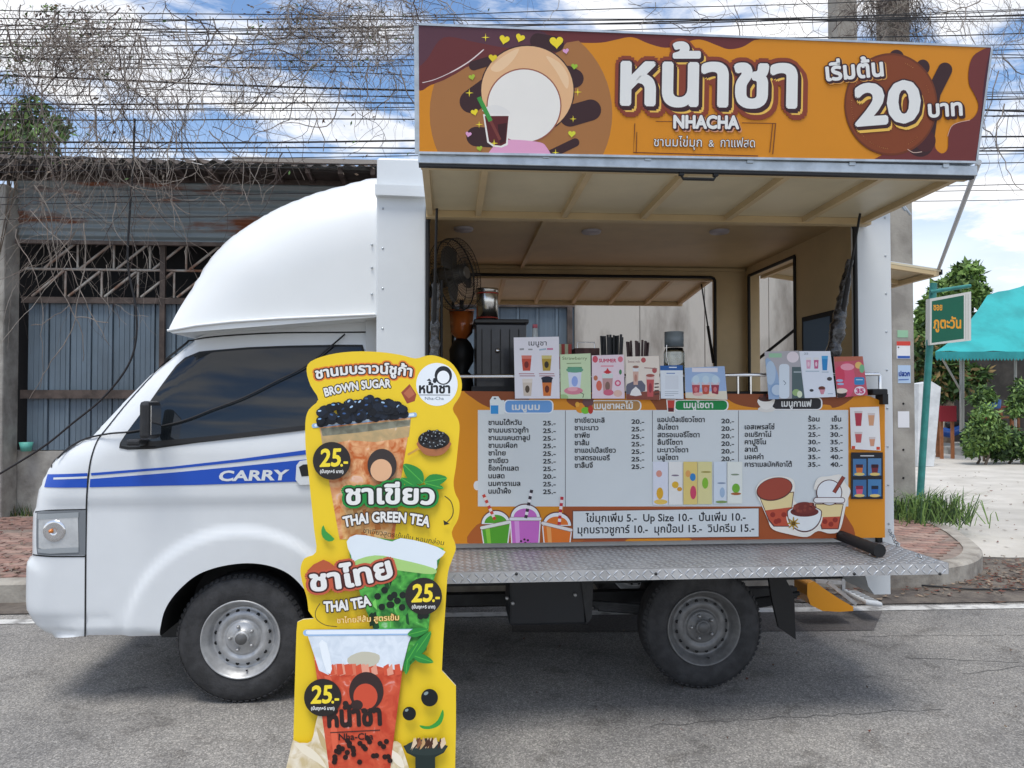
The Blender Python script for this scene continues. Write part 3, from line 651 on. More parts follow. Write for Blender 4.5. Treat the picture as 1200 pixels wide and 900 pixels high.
q = MB(); q.box((XI-.038, pb.y+.03, 1.39), (XI-.034, pa.y-.03, pa.z-.03)); q.build('hatch_pane', mat('blue_acrylic_pane', (.10, .14, .20), .12, coat=.5), so_)
# interior ribs and lamps
for v_ in (306.5, 314): 
    z = at(700, v_, YI-.02).z; pbox('wall_rib', (X0+.05, YI-.022, z-.012), (XI-.01, YI-.001, z+.008), CREAM)
for u in (611, 740): 
    x = at(u, 300, YI-.03).x; pbox('wall_rib', (x-.012, YI-.034, fz1+.03), (x+.012, YI-.0225, ZO1+.06), CREAM)
pbox('ceiling_rib', (at(611, 300, YI).x-.012, .07, ZO1+.05), (at(611, 300, YI).x+.012, YI-.03, ZO1+.074), CREAM)
for u, v_ in ((543, 268), (693, 271), (843, 271)):
    z = ZO1+.072; p = gz(u, v_, z); q = MB(); q.lathe([(0, -.012), (.05, -.012), (.055, -.004), (.055, .003)], (p.x, max(.2, min(1.4, p.y)), z), 'z', 20); q.build('ceiling_lamp', mat('lamp_plate', (.45, .42, .46), .4), TR)
# ---------------- counter and rail
pbox('counter', (OX0-.06, -.02, ZO0-.045), (OX1+.03, .38, ZO0-.012), mat('counter_laminate', (.06, .035, .025), .5, var=.2, scale=6), bev=.003)
pbox('back_counter', (OX0, YI-.42, 1.12), (OX1-.05, YI-.03, 1.16), mat('counter_laminate', (.06, .035, .025)))
pbox('back_cabinet', (OX0, YI-.40, ZF), (OX1-.05, YI-.04, 1.118), mat('cabinet_board', (.10, .085, .075), .6))
q = MB(); ra, rb = at(512, 441.5, -.05), at(1030, 438.5, -.05)
q.tube([(OX0-.1, -.05, ra.z), (rb.x, -.05, rb.z), (rb.x+.004, -.05, rb.z-.01), (rb.x+.004, -.05, ZO0-.02)], .0085, 8); q.build('counter_rail', CHROME, TR)
for u in (520, 700, 865, 880): 
    p = at(u, 440, -.05); q = MB(); q.tube([(p.x, -.048, p.z), (p.x, -.048, ZO0-.02)], .006, 6); q.build('rail_post', CHROME, TR)
# ---------------- awning: skin, ribs, outer bar, struts
def awning(name, c00, c10, c01, c11, ribs, parent=TR, bar=True, long_ribs=(.03, .5), rw=.028):
    """c00,c10 hinge ends ; c01,c11 outer ends"""
    A, B, C_, D = map(Vector, (c00, c10, c01, c11)); up = (B-A).cross(C_-A).normalized(); up = up if up.z > 0 else -up
    q = MB(); vs = [A, B, D, C_]; q.add(vs+[v+up*.012 for v in vs], [(0, 1, 2, 3), (7, 6, 5, 4), (0, 4, 5, 1), (1, 5, 6, 2), (2, 6, 7, 3), (3, 7, 4, 0)]); o = q.build(name, [CREAM2], parent)
    q = MB(); k_ = .003; vs = [v+up*.0125 for v in vs]; q.add(vs+[v+up*.004 for v in vs], [(0, 1, 2, 3), (7, 6, 5, 4), (0, 4, 5, 1), (1, 5, 6, 2), (2, 6, 7, 3), (3, 7, 4, 0)]); q.build('top_skin', BOXW, o)
    for t in ribs:
        p, r_ = A.lerp(B, t), C_.lerp(D, t); p = p.lerp(r_, .0); q = MB(); q.bar(p.lerp(r_, .035)-up*.0135, p.lerp(r_, .965)-up*.0135, rw if False else .0255, rw); 
        q.build('rib', CREAM, o)
    for t in long_ribs:
        p, r_ = A.lerp(C_, t), B.lerp(D, t); q = MB(); q.bar(p-up*.017, r_-up*.017, .032, .05 if t < .1 else .03); q.build('edge_rail', CREAM, o)
    return o, up
hz = ZO1+.015; hA = (OX0-.008, -.01, hz); hB = (OX1+.06, -.01, hz)
oA = at(493, 187, -.80); oB = at(1137, 199, -.80); oA = Vector((oA.x, -.80, 2.30)); oB = Vector((oB.x, -.80, 2.30))
rib_t = [(at(u, 252, 0).x-hA[0])/(hB[0]-hA[0]) for u in (560, 659, 750, 847, 937)]
aw, upv = awning('awning', hA, hB, oA, oB, [.008]+rib_t+[.985], long_ribs=(.03, .97))
q = MB(); zb = at(800, 193, -.81).z; q.box((oA.x-.008, -.825, 2.272), (oB.x+.012, -.797, 2.312), bev=.003); q.build('outer_bar', ALU, aw)
q = MB(); q.box((oA.x-.006, -.822, 2.262), (oB.x+.0, -.800, 2.2715)); q.build('rubber_lip', SEAL, aw)
h0, h1 = at(797, 206, -.81), at(840, 206, -.81)
q = MB(); q.tube([(h0.x, -.81, 2.262), (h0.x+.012, -.81, 2.240), (h1.x-.012, -.81, 2.240), (h1.x, -.81, 2.262)], .006, 6)
q.box((h0.x-.004, -.818, 2.252), (h0.x+.014, -.802, 2.263)); q.box((h1.x-.014, -.818, 2.252), (h1.x+.004, -.802, 2.263)); q.build('pull_handle', SEAL, aw)
def strut(p, q_, r0=.006, r1=.011, t=.55, parent=None):
    p, q_ = Vector(p), Vector(q_); m = p.lerp(q_, t); k = MB(); k.tube([p, m], r0, 8); k.tube([m, q_], r1, 8); return k.build('gas_strut', SEAL, parent)
strut(at(512, 244, -.18), at(508, 400, -.02), parent=aw); strut(at(1008, 250, -.16), at(979, 415, .0), t=.45, parent=aw)
# crumpled plastic wrap around the struts
WRAP = mat('black_plastic_wrap', (.05, .05, .055), .22, var=.75, scale=38, bump=.8, bscale=60, coat=.6, lo=.45, hi=.62)
for (a, c, r0, r1) in (((511, 333), (508, 478), .020, .026), ((996, 305), (976, 418), .016, .036)):
    k = MB(); pts = []; rs = []
    for i in range(26):
        t = i/25; p = at(a[0]+(c[0]-a[0])*t, a[1]+(c[1]-a[1])*t, -.03); pts.append(p+Vector((random.uniform(-.003, .003), 0, 0))); rs.append((r0+(r1-r0)*min(1, t*1.6))*random.uniform(.82, 1.15))
    k.tube(pts, rs, 9); k.build('plastic_wrap', WRAP, aw)
# rear awning
ra0, ra1 = at(545, 325, Y1), at(832, 327, Y1)
q0, q1 = at(520, 355, Y1+.85), at(800, 355, Y1+.85)
a2, _ = awning('rear_awning', (f0-.02, Y1+.005, fz1+.02), (f1+.03, Y1+.005, fz1+.02), (f0-.02, Y1+.85, q1.z), (f1+.03, Y1+.85, q1.z), [.01, .2, .36, .52, .68, .84, .985], long_ribs=(.03, .97))
pbox('rubber_lip', (f0-.02, Y1+.852, q1.z-.02), (f1+.03, Y1+.862, q1.z+.02), SEAL, a2)
strut(at(822, 333, Y1+.2), at(836, 425, Y1-.05), parent=a2)
# side awning at the rear end
so0 = at(1100, 319, wy0); zo = so0.z
a3, _ = awning('end_awning', (X1+.006, wy0-.02, wz1+.03), (X1+.006, wy1+.02, wz1+.03), (so0.x, wy0-.02, zo), (so0.x, wy1+.02, zo), [.02, .5, .98], long_ribs=(.03, .97))
strut((X1+.45, wy0+.10, zo+.02), atX(877, 430, XI+.03)+Vector((0, 0, 0)), parent=a3)
pbox('rubber_lip', (so0.x, wy0-.02, zo-.018), (so0.x+.012, wy1+.02, zo+.014), SEAL, a3)
q = MB(); q.tube([at(1147, 190, -.78), Vector((so0.x, wy0-.0, zo+.02))], .011, 8); q.build('stay_rod', mat('white_rod', (.6, .62, .64), .4), a3)
# ---------------- platform
PF = thing if False else None
py0, py1 = -.50, -.015; pz = at(1000, 658, py0).z; th = .072
pxa, pxb = at(500, 660, py0).x-.30, at(1110, 660, py0).x
pz = .716; th = .046
q = MB(); q.box((pxa, py0, pz-.006), (pxb, py1, pz)); q.box((pxa, py0-.004, pz-th), (pxb, py0, pz)); q.box((pxb, py0-.004, pz-th), (pxb+.004, py1, pz)); q.box((pxa, py0, pz-th), (pxb, py0+.04, pz-th+.004))
PLT = q.build('platform', PLATE, TR)
q = MB(); q.box((pxa, py0-.0075, pz-th), (pxb, py0-.0045, pz-.001)); q.build('edge_strip', mat('edge_strip_aluminium', (.50, .50, .50), .4, .35, var=.12, scale=9), PLT)
q = MB()
def tread(cx, cy, cz, ang, face):
    c, s_ = math.cos(ang), math.sin(ang); l, w, h = .018, .0042, .0018; vs = []
    for a, b_, hh in ((-l, 0, 0), (0, -w, 0), (l, 0, 0), (0, w, 0), (-l*.45, 0, h), (l*.45, 0, h)):
        X, Y = a*c-b_*s_, a*s_+b_*c; vs.append((cx+X, cy+Y, cz+hh) if face == 'top' else (cx+X, cy-hh, cz+Y))
    q.add(vs, [(0, 1, 4), (1, 5, 4), (1, 2, 5), (2, 3, 5), (3, 4, 5), (3, 0, 4)])
st = .030; i = 0; x = pxa+.02
while x < pxb-.01:
    j = 0; y = py0+.018
    while y < py1-.01: tread(x, y, pz, math.radians(45 if (i+j) % 2 else -45), 'top'); y += st; j += 1
    for j, zz in enumerate((pz-.014, pz-.034)): tread(x, py0-.0076, zz, math.radians(45 if (i+j) % 2 else -45), 'f')
    x += st; i += 1
q.build('tread_pattern', TREAD, PLT, fix=False)['kind'] = 'stuff'
for u in (605, 768, 1000, 1100): 
    p = at(u, 672, py0); q = MB(); q.lathe([(0, -.004), (.006, -.003), (.007, .001)], (p.x, py0-.008, p.z), 'y', 8); q.build('rivet', CHASSIS, PLT)
for u0, u1, v1 in ((765, 752, 695), (905, 915, 694), (590, 585, 690)):
    a = at(u0, 684, py0+.1); c = at(u1, v1+4, -.05); q = MB(); q.bar((a.x, py0+.12, pz-.03), (c.x, -.02, pz-.13), .028, .02); q.bar((a.x, py0+.02, pz-.02), (a.x, py1, pz-.02), .03, .028); q.build('bracket', RIM, PLT)
# chain: individual links
c0, c1 = Vector((X1-.03, -.005, at(1040, 620, 0).z)), Vector(at(1079, 650, py0+.10)); c1 = Vector((at(1079, 650, py0+.09).x, py0+.09, pz+.012))
nl = 15
for i in range(nl):
    t = (i+.5)/nl; p = c0.lerp(c1, t)-Vector((0, 0, .05*4*t*(1-t))); d = (c1-c0).normalized(); q = MB(); side = d.cross(Vector((0, 0, 1))).normalized() if i % 2 else d.cross(Vector((1, 0, 0))).normalized(); L_ = (c1-c0).length/nl*.72
    q.tube([p+d*L_*math.cos(a)+side*.009*math.sin(a) for a in [k*2*math.pi/10 for k in range(11)]], .0028, 5, cap=False); q.build('chain_link', ALU, PLT)
# rubber stay under the board
a = at(975, 634, -.02); c = at(1030, 657, -.38); q = MB(); q.tube([(a.x+.02, .02, .728+.03), (c.x, -.36, pz+.032)], .026, 12); q.tube([(c.x-.001, -.35, pz+.032), (c.x+.002, -.385, pz+.032)], .030, 12); q.build('rubber_stay', SEAL, PLT)
pbox('panel_foot', (at(1027, 640, -.03).x, -.04, pz), (at(1033, 640, -.03).x, -.02, pz+.07), SEAL)
# ---------------- under the truck
pbox('chassis_rail', (.35, .30, .46), (X1-.05, .37, .60), CHASSIS); pbox('chassis_rail', (.35, 1.2, .46), (X1-.05, 1.27, .60), CHASSIS)
pbox('cross_sill', (OX0-.05, .03, .615), (OX1+.02, .30, .695), CHASSIS)
for x in (.9, 1.45, 2.0, 2.6): pbox('cross_member', (x, .05, .60), (x+.06, 1.6, .66), CHASSIS)
a, c = at(598, 684, -.0), at(690, 736, 0); pbox('battery_box', (a.x, .06, c.z), (c.x, .36, .655), mat('battery_box_plastic', (.020, .022, .026), .5), bev=.012)
bbx = [o for o in TR.children if o.name == 'battery_box'][0]
for u, v_ in ((594, 701), (601, 707), (674, 697)):
    p = at(u, v_, .05); q = MB(); q.lathe([(0, -.012), (.008, -.012), (.008, .004)], (p.x, .055, p.z), 'y', 8); q.build('bolt', RIM, bbx)
a, c = at(683, 684, 0), at(697, 735, 0); q = MB(); q.prism([(a.x-.0, a.z), (a.x+.06, a.z), (c.x-.005, c.z+.03), (c.x-.03, c.z)], .05, .09); q.build('hanger_bracket', CHASSIS, TR)
q = MB(); q.prism([pxz(u, v, -.0) for u, v in ((903, 672), (920, 672), (934, 700), (936, 752), (916, 738), (908, 705))], .03, .05); q.build('mudflap', SEAL, TR)
q = MB(); q.tube([(0, .3, WR), (0, 1.3, WR)], .04, 10); q.build('axle', CHASSIS, TR); q = MB(); q.tube([(2.205, .2, WR), (2.205, 1.3, WR)], .045, 10); q.lathe([(.0, -.1), (.1, -.07), (.13, 0), (.1, .07), (0, .1)], (2.205, .8, WR), 'y', 16); q.build('axle', CHASSIS, TR)
pbox('engine_undertray', (-.45, .45, .26), (.75, 1.2, .55), CHASSIS)
pbox('inner_arch', (-.50, .42, .20), (.50, .46, .80), CHASSIS); pbox('inner_arch', (.395, .10, .20), (.46, .5, .62), CHASSIS)
pbox('exhaust_pipe', (.6, .52, .30), (2.9, .58, .36), CHASSIS)
for i in range(4):
    q = MB(); q.tube([(1.65+.02*i, .18, .40-.012*i), (2.2, .18, .35-.012*i), (2.75-.02*i, .18, .42-.012*i)], .012, 6); q.build('leaf_spring', CHASSIS, TR)
a, c = at(1012, 672, .02), at(1045, 697, .02); q = MB(); q.prism([(a.x-.02, .66), (c.x+.0, .66), (c.x, c.z), (a.x+.06, c.z), (a.x+.03, c.z+.04)], .03, .30); q.build('rear_corner_bracket', BOXW, TR)
pbox('rear_lamp', (X1-.02, .02, .665), (X1-.06+.1, .06, .70), mat('white_plastic', (.6, .62, .63), .5))
# ---------------- wheels
def wheel(x, y, side=-1, rimm=RIM):
    s_ = side; tw = .165
    prof = [(.178, 0), (.19, -.006), (.215, -.010), (.250, -.010), (.274, -.002), (.2905, .014), (.297, .030), (.297, .135), (.290, .152), (.25, .165), (.19, .162), (.178, .155)]
    q = MB(); q.lathe([(r, h) for r, h in prof], (0, 0, 0), 'y', 64)
    for k in range(64):      # tread blocks on the shoulder
        a = 2*math.pi*k/64; c, d = math.cos(a), math.sin(a); t = Vector((-d, 0, c)); o = Vector((c, 0, d))
        vs = [o*r+t*w+Vector((0, h, 0)) for r, h in ((.284, .004), (.2965, .020)) for w in (-.0095, .0095)]+[o*(r+.0035)+t*w+Vector((0, h, 0)) for r, h in ((.284, .002), (.2965, .019)) for w in (-.008, .008)]
        q.add(vs, [(0, 1, 5, 4), (2, 3, 7, 6), (0, 4, 6, 2), (1, 3, 7, 5), (4, 5, 7, 6)])
    me = q.mesh('wheel'); W_ = link('wheel', me, TYRE, TR, loc=(x, y, WR))
    def sub(name, q, m, fix=True): o = q.build(name, m, None, fix=fix, loc=(0, 0, 0)); o.parent = W_; return o
    q = MB(); q.lathe([(.172, .02), (.183, -.003), (.181, -.010), (.176, -.009), (.172, .000), (.160, .012), (.152, .030), (.146, .045), (.138, .050), (.128, .040), (.118, .030), (.100, .026), (.092, .030), (.086, .034), (.080, .034), (.076, .026), (.070, .022), (.040, .020), (.036, .008), (.034, .004), (.0, .003)], (0, 0, 0), 'y', 64); sub('rim', q, rimm)
    for k in range(16):
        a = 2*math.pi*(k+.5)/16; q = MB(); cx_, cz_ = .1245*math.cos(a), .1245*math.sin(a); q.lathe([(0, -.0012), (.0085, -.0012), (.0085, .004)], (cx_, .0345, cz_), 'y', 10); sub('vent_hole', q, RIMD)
    for k in range(5):
        a = 2*math.pi*(k+.25)/5+.3; q = MB(); q.lathe([(0, -.012), (.006, -.012), (.0085, -.006), (.0085, .008)], (.056*math.cos(a), .018, .056*math.sin(a)), 'y', 6); sub('lug_nut', q, mat('nut_steel', (.42, .42, .42), .35, .6))
    q = MB(); q.lathe([(0, -.016), (.022, -.014), (.030, -.006), (.032, .006)], (0, .012, 0), 'y', 24); sub('hub_cap', q, mat('hub_grease_cap', (.14, .14, .14), .45, .3))
    q = MB(); q.tube([(.13*math.sin(.2), .018, -.150), (.13*math.sin(.2), .002, -.146)], .004, 6); sub('valve', q, SEAL)
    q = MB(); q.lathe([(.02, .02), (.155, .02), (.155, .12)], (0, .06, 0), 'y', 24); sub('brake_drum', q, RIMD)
wheel(0, .045); wheel(2.205, .045, rimm=mat('shaded_rim_steel', (.20, .20, .20), .5, .45, var=.15, scale=18))  # near rear rim: same steel, shade on the wheel painted in as darker colour
wheel(0, 1.40); wheel(2.205, 1.40)
# =================================================================== SIGN PANELS
def slab(pr, px, th, name, m, parent, inset=0.):
    """solid sheet behind the printed plane; px outline (photo trace) on that plane"""
    pts = [pr.to(*p) for p in px]; n = len(pts); f = [pr.O+pr.U*a+pr.V*b for a, b in pts]; bk = [v-pr.N*th for v in f]; tri = tessellate_polygon([[Vector((a, b, 0)) for a, b in pts]])
    q = MB(); q.add(f+bk, list(tri)+[tuple(i+n for i in t[::-1]) for t in tri]+[(i, (i+1) % n, n+(i+1) % n, n+i) for i in range(n)]); return q.build(name, m, parent)
OR, OR2, BRN, MAR, DK, CRM, WH = 'd88a18', 'e09420', '8e4a26', '6a2c2c', '3a1f22', 'f6c765', 'e8e8e4'
# ---------------- banner over the awning
BN = thing('banner_sign', 'long orange banner with white lettering and price of 20 standing on the awning edge', 'sign', (1.95, -.84, 2.315))
bp = Vector((1.9, -.835, 2.312)); BQ = [(490.5, 29), (1161, 55.3), (1143, 190.5), (491.5, 179.5)]
B = Print(bp, (1, 0, 0), (0, -.045, .455), BQ)
slab(B, BQ, .028, 'board', ALU, BN)
ft = [B.to(*p) for p in BQ]
for i, j in ((0, 1), (1, 2), (2, 3), (3, 0)):
    a, c = [B.O+B.U*ft[k][0]+B.V*ft[k][1]-B.N*.014 for k in (i, j)]; q = MB(); q.bar(a, c, .034, .008) if i in (1, 3) else q.bar(a, c, .008, .034); q.build('edge_trim', ALU, BN)
for u in (530, 640, 760, 880, 1000, 1110):
    a = at(u, 182+(u-490)*.016, -.835); pbox('mount_foot', (a.x-.012, -.83, 2.30), (a.x+.012, -.81, a.z+.02), ALU, BN)
B.rect(480, 20, 1170, 200, OR)
B.poly([(489, 27), (600, 31), (740, 37), (895, 44), (884, 47), (870, 55), (854, 57.6), (840, 53), (824, 47), (812, 47), (800, 52), (780, 56), (760, 51), (746, 45), (736, 43.6), (720, 47), (704, 50), (680, 50), (660, 47), (655, 58), (640, 70), (570, 72), (546, 79), (535, 86), (520, 94), (505, 99.5), (489, 101.5)], MAR, 4)
B.ell(610.5, 133, 107, 110, 'a8713f', n=56)
B.poly([(489, 27), (600, 31), (740, 37), (700, 44), (664, 50), (655, 60), (640, 70), (600, 62), (570, 70), (546, 79), (535, 86), (520, 94), (505, 99.5), (489, 101.5)], MAR, 0)
B.poly([(489, 27), (620, 34), (640, 45), (600, 56), (560, 50), (520, 44), (500, 70), (489, 74)], '5a3440', 5)
B.line([(495, 97), (510, 93), (530, 84), (550, 72), (567, 58)], [.8, 1.4, .8], 'e8d8d4', 6)
for c in (((552, 119), (578, 100), 13.5), ((558, 160), (584, 162), 11.5), ((665, 88), (673, 92), 11), ((668, 136), (692, 129), 12.5), ((645, 181), (674, 167), 5), ((630, 48), (652, 52), 9), ((555, 77), (572, 72), 5.5)): B.caps(*c[0], *c[1], c[2], DK)
# plain round stand-in discs
B.ell(618, 106, 55.5, 53.5, DK); B.ell(618, 106, 54, 52, 'e8b888', n=48); B.poly([(575, 80), (590, 66), (608, 57), (600, 72), (585, 84)], 'f1cba0', 5); B.poly([(640, 66), (656, 74), (666, 90), (664, 104), (652, 84)], 'f1cba0', 5)
B.ell(614, 124, 44, 44, '9c5a48', n=48); B.ell(614, 124, 42.5, 42.5, 'f0ece4', n=48)
B.poly([(574, 190), (578, 172), (592, 164), (628, 166), (640, 172), (642, 190)], 'e6a6c8', 4)
# iced drink with straw
B.poly([(567, 131), (569, 126), (580, 123), (592, 127), (597, 134)], 'e9e6e0', 4); B.poly([(566, 134), (597.5, 134), (595, 170), (588, 173), (578, 172), (571, 167)], 'f0ece4', 0); B.poly([(568, 136), (596, 136), (593, 168), (587, 171), (579, 170), (573, 166)], '5e1f22', 0); B.poly([(583, 146), (594, 144), (592, 166), (586, 169)], '3a1216', 0); B.line([(561, 114), (575, 142)], 5, '3f9a44'); B.line([(575, 142), (586, 164)], 3.4, '7b3a33')
for x, y, r, c in ((569, 44, 5, 0), (550, 109, 5, 0), (677, 108, 5, 0), (561.5, 146, 4.5, 0), (579, 168, 5, 0), (651, 179, 4.5, 0), (671.5, 139.5, 4.2, 0)): B.star(x, y, r)
for x, y, r, c in ((591, 46.5, 6, 'f4dd2c'), (609.5, 44.5, 5.5, 'f4dd2c'), (652, 49.5, 8, 'f4dd2c'), (577.5, 68, 5, 'e9cf2a'), (556, 131.5, 4.2, 'f4dd2c'), (670, 157, 4.4, 'd8d83c'), (553, 90.5, 3.8, 'a9c03a'), (673, 78, 3.8, '9cc43a'), (562, 174, 3.4, 'a9c03a'), (663, 60, 3.6, 'e2a5cf'), (549, 157.5, 3.6, 'e2a5cf')): B.heart(x, y, r, c, random.uniform(-20, 20))
# brown price disc and splashes on the right
B.poly([(1165, 55), (1165, 195), (1029, 193), (1033, 182), (1050, 172), (1066, 176), (1078, 163), (1091, 161), (1095, 165), (1096, 174), (1103, 180), (1110, 175), (1111, 160), (1114, 149), (1122, 144), (1136, 141), (1144, 133), (1146, 122), (1141, 110), (1135, 98), (1135, 80), (1140, 66), (1150, 59), (1158, 56)], '70302e', 3)
B.poly([(1165, 60), (1165, 195), (1142, 195), (1150, 150), (1151, 110), (1158, 66)], '4a2030', 3)
B.caps(1107, 82, 1092, 112, 8.5, DK); B.caps(1095, 112, 1078, 168, 6.5, DK, 16); B.ell(1050, 68, 9, 9.5, DK); B.ell(1081, 79, 8, 9, DK); B.ell(1084, 165, 12, 13, '4a1f22')
B.ell(1043.5, 122.5, 54.5, 60, '6e3317', n=60); B.ell(1043.5, 122.5, 52.5, 57.5, '843f1c', n=60)
for a in list(range(100, 205, 3))+list(range(215, 262, 3)) if False else list(range(95, 150, 3))+list(range(158, 215, 3))+list(range(292, 306, 3))+list(range(335, 345, 3))+list(range(48, 66, 3)):
    t = math.radians(a); B.ell(1043.5+46*math.cos(t), 122.5+52*math.sin(t), .55, .55, 'd8a860', n=6, same=True)
B.line([(1063, 175), (1070, 179), (1080, 178)], .8, 'd8b8a8', 3); B.line([(1110, 160), (1114, 149), (1122, 144), (1136, 141)], .7, 'd8b0a0', 3)
# main title
def title(t, x, y, ht, w, layers, **k):
    for dx, dy, off, col in layers: B.text(t, x, y, ht, col, w=w, off=off, dx=dx, dy=dy, **k)
TL = [(6.0, 7.0, .105, '8a3e28'), (3.4, 4.0, .105, '8a3e28'), (0, 0, .105, '8a3e28'), (5.0, 5.8, .05, 'efc058'), (3.4, 4.2, .05, 'efc058'), (2.2, 3.0, .06, '3a1c22'), (.6, 1.2, .068, '3a1c22'), (0, 0, .034, WH)]
for dx_, dy_, of_, c_ in TL:
    B.text('หนาชา', 729, 121.5, 47.5, c_, w=202, off=of_, dx=dx_, dy=dy_, rot=-1.0); B.tbox('้', 790, 50.5, 819, 67.5, c_, off=of_*.62, dx=dx_, dy=dy_)
TN = [(2.4, 2.6, .10, 'd89a78'), (1.2, 1.4, .10, '3a1c22'), (0, 0, .10, '3a1c22'), (0, 0, .05, WH)]
title('NHACHA', 789.5, 150.0, 14.5, 75.5, TN, rot=-.6, latin=True)
for t, x, w in (('ชานมไข่มุก', 766, 56), ('&', 830, 6.5), ('กาแฟสด', 844, 40)):
    B.text(t, x, 171.5+(x-766)*.012, 8.2, DK, w=w, off=.045, latin=(t == '&'), rot=-.7); B.text(t, x, 171.5+(x-766)*.012, 8.2, WH, w=w, off=.0, latin=(t == '&'), rot=-.7)
for px, w in (([(768, 142.5), (788, 142.8)], .7), ([(869, 144.3), (909, 145)], .8), ([(743.7, 145), (742, 179), (888, 183)], 1.0), ([(746, 155), (745.3, 178.5)], .8), ([(905, 145), (901.5, 179)], .9), ([(908.4, 145), (905, 181)], 1.0)): B.line(px, w, '5a2a22')
TS = [(2, 2, .10, 'd89a50'), (1, 1.4, .09, '3a1c22'), (0, 0, .09, '3a1c22'), (0, 0, .035, WH)]
title('เริ่มต้น', 968.5, 94.8, 15.5, 66, TS, rot=5.0)
T2 = [(3.4, 6.4, .055, 'efc058'), (2.6, 4.8, .055, 'efc058'), (1.4, 2.6, .065, '3a1c22'), (0, 0, .065, '3a1c22'), (0, 0, .040, WH)]
title('20', 1004, 146.5, 46, 72, T2, rot=4.5, latin=True, shear=.05)
title('บาท', 1088, 137.5, 14.5, 38.5, [(1.6, 2.0, .09, '3a1c22'), (0, 0, .09, '3a1c22'), (0, 0, .035, WH)], rot=3.5)
B.build(BN)
# ---------------- menu board
MNB = thing('menu_board', 'wide orange menu board listing drink prices under the serving counter', 'menu board', (1.95, -.065, .745))
MQ = [(515, 458), (1010, 463), (1020, 464.5), (1037, 472), (1037, 630), (515, 637.5)]
M = Print((1.9, -.068, 1.1), (1, 0, 0), (0, 0, 1), [(515, 457.5), (1037, 466), (1037, 630), (515, 637.5)])
slab(M, MQ, .03, 'board', mat('board_edge_orange', '#e0902c', .5), MNB)
M.clip = [M.to(*p) for p in MQ]
M.rect(505, 450, 1045, 645, 'e09020')
M.poly([(546, 455), (606, 455), (620, 470), (600, 482), (575, 478), (556, 468)], BRN, 5); M.poly([(672, 462), (694, 462), (694, 482), (680, 480), (664, 470)], BRN, 4); M.poly([(760, 460), (800, 460), (800, 484), (775, 484), (766, 474)], BRN, 4)
M.poly([(850, 460), (910, 461), (965, 460), (1000, 462), (990, 473), (976, 478), (966, 474), (900, 478), (872, 476), (856, 470)], BRN, 4)
M.poly([(660, 588), (720, 590), (900, 586), (990, 590), (1000, 612), (1006, 632), (660, 640)], 'a8542a', 0); M.poly([(985, 590), (1010, 585), (1040, 585), (1040, 640), (1006, 632), (1000, 618)], 'e09020', 3); M.poly([(556, 618), (580, 612), (680, 615), (670, 640), (556, 640)], 'b5622c', 4)
M.poly([(740, 630), (805, 629), (800, 640), (740, 640)], 'e09020', 3); M.ell(559, 569, 4, 5.5, WH)
M.rect(560, 480.5, 994, 593.5, 'dde2e2')
for x, y in ((662.5, 594), (764.5, 541), (865.3, 541)): M.line([(x, 481), (x, y)], .7, '4a4448')
def header(x0, x1, y0, y1, col, t, tx, tw, base):
    M.rrect(x0-2, y0-1, x1+1.6, y1+1, 5.5, 'f4f6f6'); M.rrect(x0, y0, x1, y1, 4.5, col); M.text(t, tx, base, 5.8, WH, w=tw, off=.03)
header(592, 647, 469.5, 483.5, '6fa3dc', 'เมนูนม', 600.2, 32, 480.2); header(693, 750, 470, 481, 'b98b52', 'เมนูชาผลไม้', 696.5, 45, 479); header(791, 852, 469.5, 480.5, '0c8a44', 'เมนูโซดา', 801.3, 34, 478); header(905, 962, 466.5, 479.3, '2c2a2e', 'เมนูกาแฟ', 915.8, 35, 476.3)
# small header icons
M.poly([(574.5, 485.5), (574, 469), (577, 464.5), (584, 464.5), (587, 469), (591, 469), (591, 485.5)], 'eaf0ee'); M.rect(575, 475, 584, 485, '3a97d8'); M.ell(580, 467, 1.5, 1, '6a7a88')
M.ell(680, 478, 5.5, 6, 'e8962a'); M.ell(686, 481, 5, 4, '7cc83a'); M.ell(689, 471.5, 6.5, 5, '6e4a4c'); M.ell(692, 480, 3, 5, 'c0392b'); M.ell(676.5, 474, 2.5, 3, 'f0b040')
M.poly([(780.5, 468), (792, 468), (791, 484), (782, 484)], 'f2efe8'); M.poly([(782, 469), (790.5, 469), (789.5, 482.5), (783, 482.5)], 'c8453c'); M.poly([(782.5, 478), (789.8, 478), (789.5, 482.5), (783, 482.5)], '6a1f24')
M.ell(898, 479.5, 10, 3.6, 'e8e4dc'); M.poly([(888, 468), (907, 466), (905, 476), (898, 480), (891, 477)], 'f4f0e8', 3); M.ell(897, 467, 8.5, 3.6, '4a2a24'); M.ell(892, 464.5, 2, 1.6, '6a3228'); M.ell(900, 464, 2.2, 1.6, '7a2a2a'); M.ell(896, 463.2, 1.8, 1.5, '3a2020')
c1 = [('ชานมไต้หวัน', 38.5, '25'), ('ชานมบราวชูก้า', 46.5, '25'), ('ชานมแคนตาลูป', 48.3, '25'), ('ชานมเผือก', 33.5, '25'), ('ชาไทย', 19.8, '25'), ('ชาเขียว', 23, '25'), ('ช็อกโกแลต', 35, '25'), ('นมสด', 18.5, '20'), ('นมคาราเมล', 37, '25'), ('นมน้ำผึ้ง', 26, '25')]
c2 = [('ชาเขียวมะลิ', 34.8, '20'), ('ชามะนาว', 27.7, '25'), ('ชาพีช', 17.4, '25'), ('ชาส้ม', 16.7, '25'), ('ชาแอปเปิ้ลเขียว', 48, '25'), ('ชาสตรอเบอรี่', 41, '25'), ('ชาลิ้นจี่', 21, '25')]
